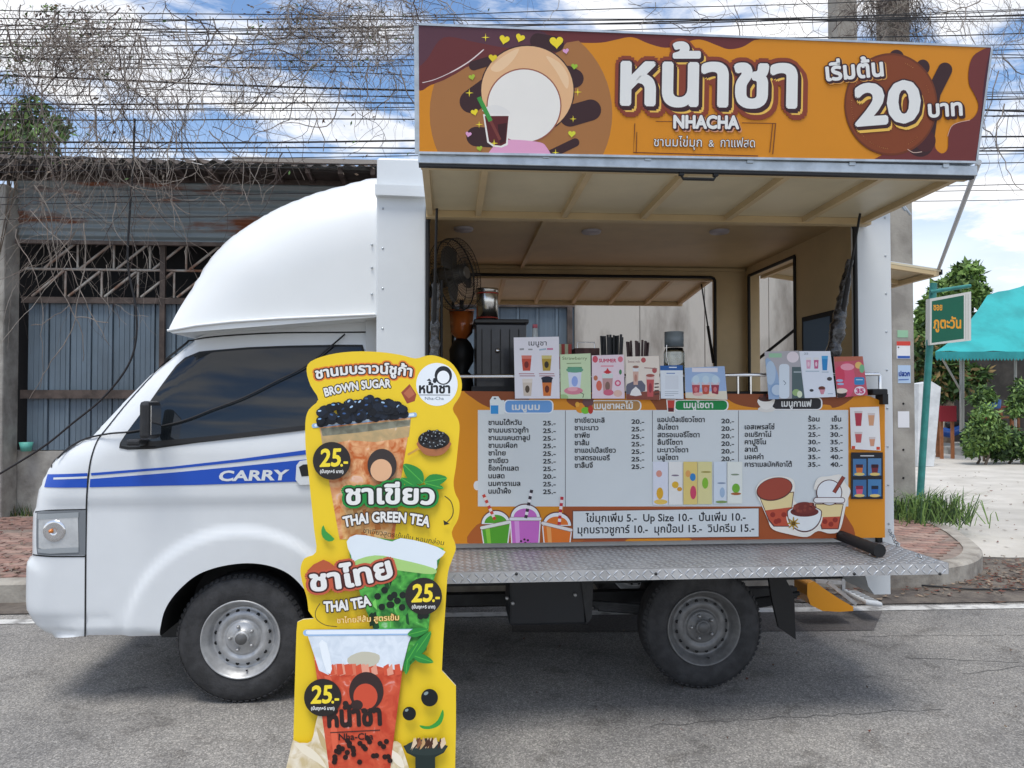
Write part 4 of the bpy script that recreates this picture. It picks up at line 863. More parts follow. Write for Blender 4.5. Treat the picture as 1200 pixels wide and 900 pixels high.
c3 = [('แอปเปิ้ลเขียวโซดา', 55, '20'), ('ส้มโซดา', 24, '20'), ('สตรอเบอรี่โซดา', 49, '20'), ('ลิ้นจี่โซดา', 29, '20'), ('มะนาวโซดา', 35.6, '20'), ('บลูโซดา', 24, '20')]
c4 = [('เอสเพรสโซ่', 34.5, '25', '35'), ('อเมริกาโน่', 30.6, '25', '30'), ('คาปูชิโน', 24.6, '30', '35'), ('ลาเต้', 15, '30', '35'), ('มอคค่า', 21.6, '35', '40'), ('คาราเมลมัคคิอาโต้', 55, '35', '40')]
M.l += 1; TK = '22242a'
for rows, x, b0, dy, px, pb in ((c1, 572.5, 497.8, 8.93, 636.4, 498.4), (c2, 673.4, 495.2, 8.8, 740, 496.6), (c3, 770.5, 494.5, 8.85, 845.3, 495.9)):
    for i, (t, w, pr) in enumerate(rows):
        M.text(t, x, b0+dy*i, 4.5, TK, w=w, off=.022, same=True); M.text(pr+'.-', px, pb+dy*i, 5.2, TK, w=14.6, off=.022, latin=True, same=True)
M.text('ร้อน', 947, 493.8, 4.4, TK, w=13, off=.02, same=True); M.text('เย็น', 974.8, 493.8, 4.4, TK, w=10.5, off=.02, same=True)
for i, (t, w, a, c) in enumerate(c4):
    M.text(t, 872.7, 503+8.76*i, 4.5, TK, w=w, off=.022, same=True); M.text(a+'.-', 947, 503+8.76*i, 5.2, TK, w=13.8, off=.022, latin=True, same=True); M.text(c+'.-', 973, 503+8.76*i, 5.2, TK, w=14, off=.022, latin=True, same=True)
M.poly([(670.6, 598.2), (889.5, 594.8), (889.5, 629.5), (670.6, 631.8)], '7c4a34'); M.poly([(671.6, 599.2), (888.7, 595.8), (888.7, 628.6), (671.6, 630.9)], 'dde2e2')
M.text('ไข่มุกเพิ่ม 5.-  Up Size 10.-  ปั่นเพิ่ม 10.-', 686.4, 611.5, 6.8, TK, w=187, off=.02, rot=.5); M.text('มุกบราวชูการ์ 10.-  มุกป๊อป 15.-  วิปครีม 15.-', 677, 625, 6.8, TK, w=206.5, off=.02, rot=.6)
# illustrated drinks, bottom left
def cup(P_, x, y0, y1, wt, wb, col, lid, straw=None, dark=None, dome=True, pearls=False, tilt=0):
    o = 1.3; P_.poly([(x-wt/2-o, y0+tilt-o), (x+wt/2+o, y0-tilt-o), (x+wb/2+o, y1+o), (x-wb/2-o, y1+o)], 'f4f2ee')
    P_.poly([(x-wt/2, y0+tilt), (x+wt/2, y0-tilt), (x+wb/2, y1), (x-wb/2, y1)], col); P_.poly([(x-wt*.38, y0+tilt*.8), (x-wt*.22, y0+tilt*.5), (x-wb*.2, y1), (x-wb*.36, y1)], dark or col)
    if dome: P_.ell(x, y0-1, wt/2+1, wt*.50, '6a3a3a', a0=180, a1=360); P_.ell(x, y0-1, wt/2, wt*.46, 'f2f4f4', a0=180, a1=360); P_.ell(x, y0-2, wt*.40, wt*.30, col, a0=180, a1=360)
    P_.caps(x-wt/2, y0+tilt, x+wt/2, y0-tilt, 2.3, '8a5a4a'); P_.caps(x-wt/2, y0+tilt, x+wt/2, y0-tilt, 1.8, lid)
    if straw:
        xa, ya, xb, yb, ca, cb_ = straw; P_.line([(xa, ya), (xb, yb)], 3.6, cb_)
        for k in range(0, 9, 2): t, t2 = k/9, (k+1)/9; P_.line([(xa+(xb-xa)*t, ya+(yb-ya)*t), (xa+(xb-xa)*t2, ya+(yb-ya)*t2)], 3.6, ca, same=(k > 0))
    if pearls:
        for a, b_ in ((0, 0), (-4, 2), (4, 1), (1, 4), (-6, 5), (7, 5), (-2, 6)): P_.ell(x+a-1, y1-8+b_, 1.4, 1.4, '3a2430', n=8)
cup(M, 581, 615, 640, 33, 26, '58a82e', 'e8ece4', (566.5, 579.5, 580, 609, 'd04a3c', 'f2e4dc'), '8fd044', tilt=3.5)
cup(M, 615.5, 608, 640, 34, 30, 'd070c8', 'e8e6ee', (623, 574, 616, 607, '38303a', 'f2eef0'), 'e4a0e0', pearls=True)
cup(M, 652.5, 617, 640, 33, 28, 'e87a2a', 'ece6e0', (658.5, 582, 655, 615, 'c8303c', 'f6e8e8'), 'f8a860', tilt=-4)
# poster strip on the board
for x0, x1, c in ((765, 782.5, 'e4e6f0'), (783.5, 799.5, 'f0eee8'), (800.5, 817, 'ecd27e'), (817.5, 834, 'e8de9e'), (836, 851, 'dde6ee'), (852, 869.5, 'eef0e6')): M.rect(x0, 541, x1, 592-(x1-765)*.02, c)
for x, y, rx, ry, c in ((773, 578, 4, 7, 'e8b030'), (774, 588, 8, 3, 'f0c860'), (772, 555, 3.5, 4, 'e09a8a'), (791, 568, 4, 4, 'e8b838'), (796, 573, 3, 2.5, 'e0a030'), (791, 557, 4.5, 1, '8a7a8a'), (811.5, 559, 3.4, 4.6, '3a8ac8'), (812, 577, 3.6, 8, 'd84a6a'), (806, 555, 3, 4, 'e8a860'), (826, 566, 3.6, 6.5, '8ac23a'), (827, 553, 6, 1, 'a89a50'), (846, 577, 3, 6, 'a8c0d8'), (845, 566, 5, 1, '8a9ab0'), (862, 572, 4.6, 5.5, '78b83a'), (862, 578.5, 6, 1.6, 'b0683a'), (861, 556, 5, 1, '8a9a80'), (845, 588, 7, 1.6, '88a060')): M.ell(x, y, rx, ry, c, n=14)
# illustrated drinks, bottom right
def sil(px, c='f6f0e4'): M.poly(px, c, 4)
sil([(885, 575), (892, 563), (908, 558), (926, 560), (931, 568), (930, 585), (938, 590), (960, 585), (957, 575), (953, 572), (958, 560), (970, 558), (985, 556), (990, 566), (996, 575), (991, 590), (984, 620), (972, 625), (958, 622), (945, 629), (925, 626), (905, 620), (899, 608), (892, 592)])
M.poly([(888.5, 580), (930, 576), (925, 617), (906, 617), (900, 610)], '5a3230'); M.poly([(889.5, 581), (929, 577), (924, 616), (907, 616), (901, 609)], 'f3dca0'); M.poly([(896, 598), (927.5, 594), (924.5, 616), (907, 616), (901, 609)], 'c8563c', 0)
for x, y in ((905, 603), (912, 610), (918, 603), (909, 611)): M.ell(x, y, 3, 3, '9a3428', n=12)
M.ell(907, 573, 21.5, 13.2, '5a3230', rot=-14); M.ell(907, 572.6, 20.4, 12.2, 'a84a38', rot=-14)
M.poly([(954, 590), (988, 590), (982, 620), (962, 620)], '5a3230'); M.poly([(955.2, 591), (987, 591), (981, 619), (963, 619)], 'f3dca0'); M.poly([(959, 606), (984, 605), (981, 619), (963, 619)], 'c8563c')
for x, y in ((966, 611), (973, 614), (978, 609)): M.ell(x, y, 3, 3, '9a3428', n=12)
M.ell(971, 577, 15.2, 15.2, '5a3230'); M.ell(971, 577, 14.2, 14.2, 'f0f2f2'); M.caps(956, 586, 986, 586, 3.6, '5a3230'); M.caps(956, 586, 986, 586, 2.8, 'f4f0ec'); M.line([(976.5, 577), (988, 558.5)], 4.6, '5a2a28'); M.line([(976.5, 577), (988, 558.5)], 3.2, '9a4436')
M.ell(942, 605, 21.2, 20.5, 'f6f0e4', a0=0, a1=180); M.ell(942, 600, 20.6, 7.4, '5a3230'); M.ell(942, 601, 20.4, 22.5, '5a3230', a0=0, a1=180); M.ell(942, 600.5, 19.4, 21.4, 'eef0ee', a0=0, a1=180); M.ell(942, 600, 19.4, 6.4, 'eef0ee'); M.ell(942, 599.5, 16.5, 5.8, '6e2c28'); M.ell(942, 595, 13, 7, '7c332c')
for k in range(16): M.ell(942+random.uniform(-13, 13), 596+random.uniform(-6, 3), 1.9, 1.9, random.choice(('8e4034', '5e2422', '9c4a3c')), n=8)
for k in range(8): a = k*math.pi/4; M.line([(929, 613), (929+7.5*math.cos(a), 613+7.5*math.sin(a))], [3.0, 1.0], 'b8923a', same=(k > 0))
M.ell(929, 613, 1.6, 1.6, '7a5a20')
# two photo cards on the right edge
M.poly([(995, 477.5), (1029, 476.5), (1031, 528), (996.5, 526)], 'f0eeec')
for x, y, w, h, c in ((1005, 491, 8.5, 17, 'b83a4a'), (1020, 492, 7.5, 14, 'd8a07a'), (1005, 513, 8, 12, 'c85a5a'), (1021, 518, 6.5, 10, 'd89a7a')): M.poly([(x-w/2-.7, y-h/2-1), (x+w/2+.7, y-h/2-1), (x+w/2-1, y+h/2), (x-w/2+1, y+h/2)], 'd8ccc8'); M.poly([(x-w/2, y-h/2+1.5), (x+w/2, y-h/2+1.5), (x+w/2-1.2, y+h/2-.5), (x-w/2+1.2, y+h/2-.5)], c)
M.rect(997, 522.5, 1001, 526, 'd84a30'); M.rect(1026, 523.5, 1030, 527, 'd84a30')
M.rect(996.3, 530, 1033.5, 584.5, '25262e')
for x, y, c in ((998.5, 537.5, '4a7aa8'), (1016, 537, '5a86b0'), (998.5, 562, '3f6f9e'), (1016, 561.5, '4a80ae')): M.rect(x, y, x+15.6, y+20, c)
for x, y, c, d in ((1006, 548, 'd8743a', '4a2430'), (1024, 548, '7a2a34', '3a1a24'), (1006, 573, 'd85a7a', '8a2a44'), (1024, 573, '2a66b8', '222a3a')): M.poly([(x-4.5, y-3), (x+4.5, y-3), (x+3.2, y+6), (x-3.2, y+6)], c); M.rect(x-4, y-4, x+4, y, d); M.ell(x, y+7.5, 6, 1.8, 'e4c878')
M.line([(1007, 534), (1023, 534)], 1.2, 'd8d8dc')
M.build(MNB)
q = MB(); a = at(1029, 463, -.09); q.box((a.x-.03, -.10, a.z-.0), (a.x+.045, -.035, a.z+.03), bev=.006); q.box((a.x+.018, -.10, a.z-.045), (a.x+.045, -.035, a.z+.005)); q.build('corner_latch', SEAL, MNB)
# ---------------- standing cut-out sign in front of the truck
ST = thing('standee_sign', 'tall yellow cut-out drinks sign standing on the road before the truck', 'sign', (.72, -.97, 0))
T = Print((.72, -.97, 0), (1, .02, 0), (0, .085, 1))
bz = 958
OUT = [(359.3, 434.8), (363.8, 423.8), (385.8, 415.6), (413.3, 412), (442.7, 412.3), (468.3, 415.6), (486.7, 420), (499.5, 416.8), (511, 417), (527, 423.8), (537, 436), (541.3, 449.5), (539, 464), (530.5, 478.5), (537, 491.7), (538.6, 503), (536.5, 525), (534.3, 546.7), (531.5, 565), (533.5, 578), (538.4, 589.3), (537, 607.7), (529.3, 624), (534.3, 640.7), (530.7, 653.5), (525.2, 670), (523, 695), (521.8, 715), (519.5, 750), (517.8, 786), (534.3, 804), (534.4, 850), (533.4, 900), (532.5, bz), (342.5, bz), (343.4, 900), (343.9, 862), (345.5, 800), (347.4, 740), (348.5, 729), (355, 726), (368, 725), (361.5, 716), (359.3, 699.3), (354.7, 684.7), (352, 668), (356.5, 654.5), (370.3, 647), (368, 620), (364, 580), (361, 550), (358.3, 528.3), (357.8, 495.3), (362, 480), (373, 468.2), (364, 452)]
_sm = lambda L_: [tuple(p)[:2] for p in catmull([(a, b, 0) for a, b in L_], 3)]
_k = OUT.index((523, 695)); _j = OUT.index((361.5, 716))
OUT = _sm(OUT[_j:]+OUT[:_k+1])+OUT[_k+1:_j]
slab(T, OUT, .012, 'board', mat('foamboard_edge', (.75, .68, .45), .7), ST)
YL = 'eecb2a'
T.poly(OUT, YL)
# top title on a bent line
def arc(t, x, y, ht, w, layers, bend, rot, **k):
    for dx, dy, off, col in layers: T.text(t, x, y, ht, col, w=w, off=off, dx=dx, dy=dy, bend=bend, rot=rot, **k)
arc('ชานมบราวน์ชูก้า', 371, 444, 9.0, 111, [(0, 0, .22, 'e07a30'), (0, 0, .12, '3a2418'), (0, 0, .035, WH)], 5, 1.5)
T.poly([(470, 460), (480, 450), (488, 462), (486, 470), (477, 473)], '9a4a34'); T.poly([(473, 461), (481, 453), (486, 462), (479, 467)], 'b86a4a')
arc('BROWN SUGAR', 381.5, 464.5, 9.5, 77, [(0, 0, .13, '3a2a22'), (0, 0, .04, WH)], 2.5, 8, latin=True)
# round logo badge
T.ell(512, 450.5, 24.3, 25.2, 'e8eef2', n=44)
T.ell(519.5, 440, 10.2, 11, '23262c'); T.ell(519.5, 442, 7.2, 7.6, 'eef2f4'); T.poly([(500, 446), (503, 443.5), (506, 447)], '23262c'); T.poly([(512, 444), (508, 443), (507, 448)], '23262c'); T.ell(509.5, 446, 2.2, 3, '23262c')
T.text('หน้าชา', 491.5, 460.5, 8.5, '1c1e22', w=35.5, off=.04); T.line([(491, 462.8), (527.5, 463)], .7, '3a3c40'); T.text('Nha-Cha', 498, 468.6, 3.6, '5a6a78', w=22, off=.0, latin=True)
# first drink: caramel cup heaped with black pearls
def P4(px, c, sm_=0): T.poly(px, c, sm_)
P4([(374, 499), (482, 488), (480, 500), (470, 560), (462, 632), (398, 632), (385, 560)], 'c4652c~d97f3e~e09450~ecb884')
P4([(375.5, 502), (481.5, 491), (479, 512), (440, 518), (410, 516), (378, 522)], 'b09a70~d8c8a8~c8a878'); P4([(376, 502), (481, 492), (480, 499), (420, 507), (378, 511)], '6a6858~8a8a78')
rs = random.Random(3)
for k in range(0):
    x = rs.uniform(384, 470); y = rs.uniform(515, 610); P4([(x, y), (x+rs.uniform(3, 8), y+rs.uniform(-4, 2)), (x+rs.uniform(2, 9), y+rs.uniform(8, 22)), (x-rs.uniform(0, 4), y+rs.uniform(5, 14))], rs.choice(('e8a064', 'c8622a', 'f0bc84', 'b8541f', 'e48c48', 'd06c30', 'f4d0a0')))
P4([(398, 596), (462, 590), (458, 632), (402, 632)], 'd08848~e0a058~e8b878')
for k in range(14):
    x = rs.uniform(404, 452); y = rs.uniform(598, 628); P4([(x, y), (x+6, y-2), (x+8, y+5), (x+1, y+6)], rs.choice(('c87838', 'f0c080', 'd89048')))
T.caps(368, 499, 486, 486, 2.6, '9ab8d8'); T.caps(370, 498.5, 484, 486, 1.5, 'e4f0f8')
for k in range(120):
    t = rs.random(); x = 376+t*102; top_y = 466+abs(t-.55)*26; y = rs.uniform(top_y, 497-t*11)
    T.ell(x, y, 5.4, 5.0, rs.choice(('12161e', '1a2230', '0e1118')), n=12); 
    if rs.random() < .6: T.ell(x-1.2, y-2, 2.2, 1.1, rs.choice(('3a5a8a', '7aa8d8', '2a4468', 'a8c8e8')), rot=rs.uniform(-50, 30), n=8)
T.ell(448, 545, 17, 19, '3a3230'); T.ell(447, 551, 12.5, 13, 'e0b088')       # plain round mark on the cup
# pearls in a wooden spoon
T.line([(478, 533), (494, 524)], 2.4, 'c89a48'); P4([(490, 517), (527, 517), (523, 529), (514, 534), (502, 534), (494, 529)], 'a86a44', 3); T.ell(508.5, 515.5, 18.5, 11, '2a2422')
for k in range(46): a = rs.uniform(0, 6.28); r_ = rs.random()**.5; T.ell(508.5+16*r_*math.cos(a), 514.5+9.5*r_*math.sin(a), 2.2, 2, rs.choice(('16171a', '2e3034', '0c0d10')), n=8, same=False); T.ell(508.2+16*r_*math.cos(a), 513.8+9.5*r_*math.sin(a), .8, .6, 'a8b0b4', n=6)
def leaf(x0, y0, x1, y1, w, c='2e8a3c', c2='5ab84a'):
    dx, dy = x1-x0, y1-y0; nx, ny = -dy, dx; P4([(x0, y0), (x0+dx*.3+nx*w, y0+dy*.3+ny*w), (x0+dx*.7+nx*w*.8, y0+dy*.7+ny*w*.8), (x1, y1), (x0+dx*.7-nx*w*.8, y0+dy*.7-ny*w*.8), (x0+dx*.3-nx*w, y0+dy*.3-ny*w)], c, 3); T.line([(x0, y0), (x1, y1)], .8, c2)
for l_ in ((496, 566, 473, 544, .28), (497, 565, 524, 560, .26), (490, 572, 470, 560, .2), (498, 566, 520, 572, .18)): leaf(*l_)
# price circles
def price(x, y, r=22):
    T.ell(x, y, r, r*1.0, '2a2624', n=40); T.text('25', x-13.5, y+6.5, 20, 'f6dc3a', w=23, off=.03, latin=True, shear=.12, rot=2); T.text('.-', x+10.5, y+6.2, 13, 'f6dc3a', w=8, off=.03, latin=True); T.text('(ปั่นทุก+5 บาท)', x-13.5, y+14.2, 2.9, WH, w=27, off=.03)
price(389.5, 540)
# green tea words
arc('ชาเขียว', 407, 590.5, 17, 101, [(0, 0, .17, '1f8a3c'), (0, 0, .095, '203020'), (0, 0, .035, WH)], 1, 0)
arc('THAI GREEN TEA', 404.5, 617, 11.5, 98, [(0, 0, .12, '3a2c22'), (0, 0, .04, WH)], 6, 0, latin=True)
T.text('ชาเขียวสูตรเข้มข้น หอมกล่อม', 426, 623.5, 4.4, '2c2a22', w=95, off=.0, rot=-9)
T.line([(521, 581), (528, 587), (531, 597), (529, 606), (521, 614)], 1.1, '2c2a26', 4); P4([(519.5, 609), (527, 613.5), (520.5, 615)], '2c2a26')
T.poly([(380, 615), (383, 622), (393, 631), (386, 634), (379, 629), (377.5, 621)], '3a9a44', 2)
# green drink
P4([(408, 632), (418, 626), (460, 632), (470, 630), (520, 642), (517, 650), (508, 680), (500, 760), (468, 790), (440, 740), (424, 700), (411, 652)], '2a6e30~3f9a3e~58b44a')
P4([(407, 634), (418, 626), (440, 629), (460, 634), (470, 630), (500, 636), (522, 646), (512, 656), (508, 670), (460, 662), (420, 664), (412, 650)], 'dfe8ee', 2)
P4([(414, 658), (440, 650), (470, 655), (508, 665), (507, 672), (470, 668), (440, 664), (418, 668)], 'a8cf7c', 3)
for k in range(14):
    x = rs.uniform(420, 504); y = rs.uniform(668, 735); w_ = rs.uniform(2, 5); P4([(x, y), (x+w_, y-3), (x+w_*1.6, y+rs.uniform(4, 12)), (x+1, y+rs.uniform(5, 14))], rs.choice(('2f7a34', '58b84c', '7ccc60', '1c4a26', '3a8a3c', '16301c')))
for k in range(16): T.ell(rs.uniform(440, 500), rs.uniform(690, 728), 4, 4, '1a241e', n=10)
# thai tea words
P4([(361, 668), (380, 655), (392, 662), (400, 660), (410, 672), (380, 676)], 'b85a38', 2)
arc('ชาไทย', 366, 691, 18, 96, [(0, 0, .17, 'c05a40'), (0, 0, .10, '4a2420'), (0, 0, .04, WH)], -3, 10)
arc('THAI TEA', 381, 715.5, 11.5, 55, [(0, 0, .13, '3a2c28'), (0, 0, .045, WH)], -1.5, 8, latin=True)
T.line([(376, 706), (371, 715), (372, 724), (382, 731), (396, 733)], .9, '4a4430', 4); T.text('ชาไทยสีส้ม สูตรเข้ม', 396, 729, 5, 'c8842a', w=72, off=.05, rot=3); T.text('ชาไทยสีส้ม สูตรเข้ม', 396, 729, 5, 'fbe9a0', w=72, off=.0, rot=3)
price(496.5, 697.5, 21.5)
# red tea cup
P4([(380, 832), (372, 842), (366, 866), (352, 868), (342.6, 872), (342, bz), (480, bz), (474, 880), (462, 866), (455, 880), (400, 890)], 'd0bc90~e0d0b0~ece0c8', 3); P4([(346, 868), (362, 872), (376, 884), (384, 898), (372, 890), (356, 880)], 'efe4cc', 3); P4([(372, 850), (380, 860), (386, 876), (378, 872)], 'c8b080', 3); P4([(458, 876), (470, 884), (474, 898), (462, 890)], 'f2e8d4', 3)
P4([(363, 742), (481, 740), (475, 760), (460, 878), (452, bz), (394, bz), (384, 878), (368, 760)], 'c2442c~d05238~d85e40')
P4([(361, 741), (484, 740), (479, 752), (471, 784), (455, 782), (440, 778), (418, 782), (402, 786), (388, 790), (375, 784), (366, 756)], 'd4dee8~e4ecf4'); P4([(408, 770), (425, 762), (445, 766), (440, 778), (415, 780)], 'c8c4b0', 3)
for k in range(18): x = rs.uniform(384, 466); P4([(x, 780+rs.uniform(-4, 4)), (x+6, 776), (x+8, 788), (x+1, 790)], rs.choice(('e07a5c', 'd8583c', 'e8a088')))
T.caps(360, 740, 485, 739, 3.6, '9fc0e4'); T.caps(362, 739.5, 483, 738.5, 2.4, 'e8f0f8'); P4([(381, 790), (388, 790), (392, 800), (398, 880), (391, 878), (383, 800)], 'e2684a'); P4([(375, 752), (384, 752), (390, 782), (384, 786)], 'eef4f8', 2)
T.ell(430, 808, 20, 22.5, '3a2a28'); T.ell(429, 814, 14, 15, 'd05238'); T.ell(419, 824, 7, 6, '3a2a28')
arc('หน้าชา', 386, 849, 18, 61, [(0, 0, .055, '2e2220')], 0, 2.5); T.line([(388, 856), (446, 853)], 1.1, '3a2a28'); T.text('Nha-Cha', 398, 864.5, 7.5, '2e2220', w=40, off=.02, latin=True, rot=1)
for k in range(46):
    x = rs.uniform(388, 459); y = rs.uniform(868, 950) if k > 14 else rs.uniform(862, 885); 
    if abs(x-424) < 40-(y-860)*.12: T.ell(x, y, 3.1, 3.1, '2c1a18', n=10)
price(379.5, 815, 21.8)
for l_ in ((478, 742, 502, 736, .2), (484, 768, 505, 738, .18), (484, 766, 508, 774, .2), (476, 775, 490, 752, .16), (478, 770, 476, 788, .2)): leaf(*l_)
T.ell(503.5, 815, 9.8, 10.2, '171a1c'); T.ell(499.5, 810, 2.8, 1.8, '8a9a9a', rot=-30); T.ell(480, 833.5, 7.8, 8, '171a1c'); T.ell(477, 829.5, 2.2, 1.5, '8a9a9a', rot=-30)
P4([(492, 847), (503, 848), (513, 841), (518.5, 829), (520, 836), (516, 846), (506, 851), (496, 851)], '3a9a3c', 3)
P4([(473, 871), (499, 862), (525, 871), (520, 879), (510, 884), (510, bz), (487, bz), (487, 884), (477, 879)], '24302e'); T.ell(499, 873, 24, 9, '2e3a38'); 
for k in range(26): x = rs.uniform(481, 517); P4([(x, rs.uniform(862, 878)), (x+4, 861), (x+6, 868), (x+1, 874)], rs.choice(('8a5a3c', 'c8a070', '4a2c20', 'e0c8a8', '6a4028')))
T.build(ST)
q = MB(); q.bar((.66, -.70, .01), (.66, -.865, 1.1), .03, .02); q.build('rear_prop', mat('foamboard_edge', (.75, .68, .45)), ST)

# =================================================================== POSTERS on the rail: each its own thing
def card(px, base, label, draw, y=-.085, lean=.01):
    c0 = at(*px[-1], y); o = thing('price_card', label, 'poster', (c0.x, y, c0.z), group='cards standing along the counter rail')
    pr = Print(c0, (1, 0, 0), (0, lean, .2)); slab(pr, px, .003, 'card', mat('card_back', (.7, .7, .68), .6), o); pr.poly(px, base); pr.clip = [pr.to(*p) for p in px]; draw(pr); pr.build(o)
def minicup(p, x, y, w, h, c, c2=None, lid='e8e8e8'):
    p.poly([(x-w/2, y-h/2), (x+w/2, y-h/2), (x+w*.36, y+h/2), (x-w*.36, y+h/2)], c); p.poly([(x-w/2, y-h/2), (x+w/2, y-h/2), (x+w*.46, y-h*.28), (x-w*.46, y-h*.28)], lid)
    if c2: p.ell(x, y+h*.1, w*.22, h*.22, c2, n=12)
def d1(p):
    p.text('เมนูชา', 619.5, 404.8, 4.6, '2a2a2e', w=21, off=.01)
    for x, y, c, c2, lid in ((617, 425.5, 'c8503a', '7a2a22', 'e08070'), (640.5, 425.5, 'b89a3a', '3a3222', 'd8c880'), (618, 454, 'd8c8b8', '5a4a3c', 'e8dcd0'), (641, 454, 'd87838', '6a2a1a', '222430')): minicup(p, x, y, 12, 18 if y < 430 else 20, c, c2, lid); p.line([(x-9, y+12.5 if y < 430 else y-13.5), (x+9, y+12.5 if y < 430 else y-13.5)], .9, 'b0707a')
    p.ell(641, 443.5, 7, 2.4, '25283a', n=14); p.line([(609, 409.5), (614, 409)], 2, 'a0a0a0'); p.line([(619, 409.5), (624, 409.5)], 1.6, 'a0a0a0'); p.line([(632, 410), (640, 409)], 1.6, 'a0b8c8'); p.line([(641, 409), (648, 409)], 2, 'd07a9a')
card([(602, 395.5), (655, 394.5), (656, 467), (603.5, 467)], 'ebe8ee', 'white card with four small cups, tallest card on the counter rail', d1)
def d2(p):
    p.text('Strawberry', 659, 421.5, 3.6, '6a7a4a', w=29, latin=True); p.line([(664, 426), (681, 425.5)], 1, '8aa070'); minicup(p, 673.5, 444, 17, 28, 'dfe4f4', '9ab0e8', '5a9a6a'); p.ell(673.5, 433.5, 10, 3.2, '6aa88a'); p.ell(672, 458, 11, 4.4, 'e08a9a'); p.ell(671, 456, 6, 2.5, 'f0b0b8'); p.ell(660, 466, 6, 4, 'a8c888'); p.line([(680, 460), (684, 462), (683, 466)], .8, '3a4a30')
card([(656.5, 415.5), (692, 414), (692.5, 467.5), (657, 467)], 'cfe2b8', 'pale green card with a strawberry drink picture', d2)
def d3(p):
    p.text('SUMMER', 702, 424.5, 4, 'd04a6a', w=20, latin=True, off=.04); p.ell(697.5, 421, 3.2, 4, 'd85a6a'); p.ell(727, 421, 3, 3.4, 'e07a8a'); p.line([(704, 429), (719, 429)], 1.4, 'e890a0'); p.star(712, 436, 5, 'd0303a', .5); minicup(p, 712, 450, 13, 24, 'c89a98', '8a6a60', 'd8e4e0'); p.ell(702, 452, 3.4, 6, 'e0705a'); p.ell(724, 449, 3.6, 3.6, 'd85a80'); p.ell(724, 449, 2, 2, 'f4d0d8'); p.ell(713, 460, 6, 3.6, 'd86a84'); p.ell(724, 461, 5, 4, 'e8c0b0'); p.ell(727, 436, 1.6, 3, '4a8a5a'); p.ell(698, 443, 2.4, 3, 'c87a5a')
card([(693.5, 416.5), (731, 415.5), (732, 467), (694, 467)], 'eedae2', 'pink card with a red topped fruit drink', d3)
def d4(p):
    p.poly([(733, 460), (773, 458), (773, 469), (733, 469)], '8a4a3a'); p.poly([(735, 450), (752, 446), (756, 458), (734, 462)], '6a6a7a', 2); p.text('Sweet milk', 736, 425, 2.6, '8a4a44', w=14, latin=True); p.ell(754, 422, 2.8, 3, 'c05a5a'); p.ell(767, 434, 2.8, 3.2, 'b85a5a'); minicup(p, 745, 441, 7, 20, 'd8b0a0', 'c08a7a'); p.ell(745, 430, 3.6, 1.6, '9a6a5a'); minicup(p, 762, 452, 9.5, 26, 'c85a5a', '9a3a44', 'e8c8c0'); p.ell(762, 440, 5, 1.8, 'a85a50'); p.poly([(738, 463), (745, 453), (752, 463)], 'f4f0ec', 2); p.line([(755, 431), (770, 432)], 1, 'a88078')
    for k in range(4): p.line([(767, 450+k*4), (772, 449.5+k*4)], 1.4, '4a3030', same=(k > 0))
card([(733.5, 418), (772, 417), (773.5, 468.5), (734, 468)], 'eee2d4', 'cream card with two milk drinks on a dark tray', d4, y=-.088)
def d5(p):
    p.rect(773, 427, 801, 434, '2a62a8'); p.line([(784, 430.5), (793, 430.5)], 1.2, 'e4ecf4'); p.line([(781, 437.5), (791, 437.5)], 1, '6a8ac0'); p.rect(779.5, 440, 795, 456, 'dfe4ea')
    for k in range(3): p.line([(779, 459+k*2.2), (795 if k < 2 else 790, 459+k*2.2)], .5, '9aa4b0', same=(k > 0))
card([(773.5, 428.5), (800, 428), (801, 467.5), (774.5, 467)], 'e8eef4', 'narrow white payment card with blue band across its top', d5, y=-.081)
def d6(p):
    p.poly([(802, 460), (852, 458), (852, 469), (802, 469)], 'e4dcc8'); p.rect(811, 431, 841, 436, 'e8e4ea'); p.ell(827, 446, 17, 9, 'b8d0e4')
    for x, c in ((815.5, 'b84a54'), (827, 'c0503c'), (838, '9a3444')): minicup(p, x, 455, 10, 14, c, 'd87a7a', 'd8c8d0'); p.ell(x, 445, 4, 5, 'c8dce8')
    p.ell(818, 462, 6, 2, 'e8b8b0'); p.ell(834, 463, 6, 2, 'f0d8c0')
card([(802.5, 431), (849, 429), (852.5, 468.5), (803.5, 466.5)], '9fb8dc', 'light blue card showing a row of three red drinks', d6)
def d7(p):
    p.poly([(896, 422), (905, 424), (912, 440), (913, 467), (900, 468)], '9ab4d4', 2); p.ell(903, 437, 6, 14, 'b8cce0'); p.ell(910.5, 457, 8, 8, '8aa8cc'); p.ell(910.5, 457, 6.2, 6.2, 'c4d4e4'); p.rrect(913, 426.5, 925, 467, 4, 'dce6ee'); p.rect(901, 414, 916, 419, '9cc8a4'); p.ell(929, 418.5, 7, 6.5, 'e8dce0'); p.poly([(928, 430), (942, 430), (943, 467), (928, 467)], '56686a'); p.ell(933, 460, 4.5, 4, '9ab87a'); p.ell(937, 462, 3, 4, 'dfe8c8'); p.line([(918, 446), (921, 449), (919, 451)], .8, '6a7a8a'); p.line([(930, 436), (939, 436)], 1.6, 'a8b4b8')
card([(896, 412), (936, 411), (943, 466.5), (901, 468)], 'b4b0b4', 'grey card with pale blue cup pictures leaning near the coffee menu', d7, y=-.092)
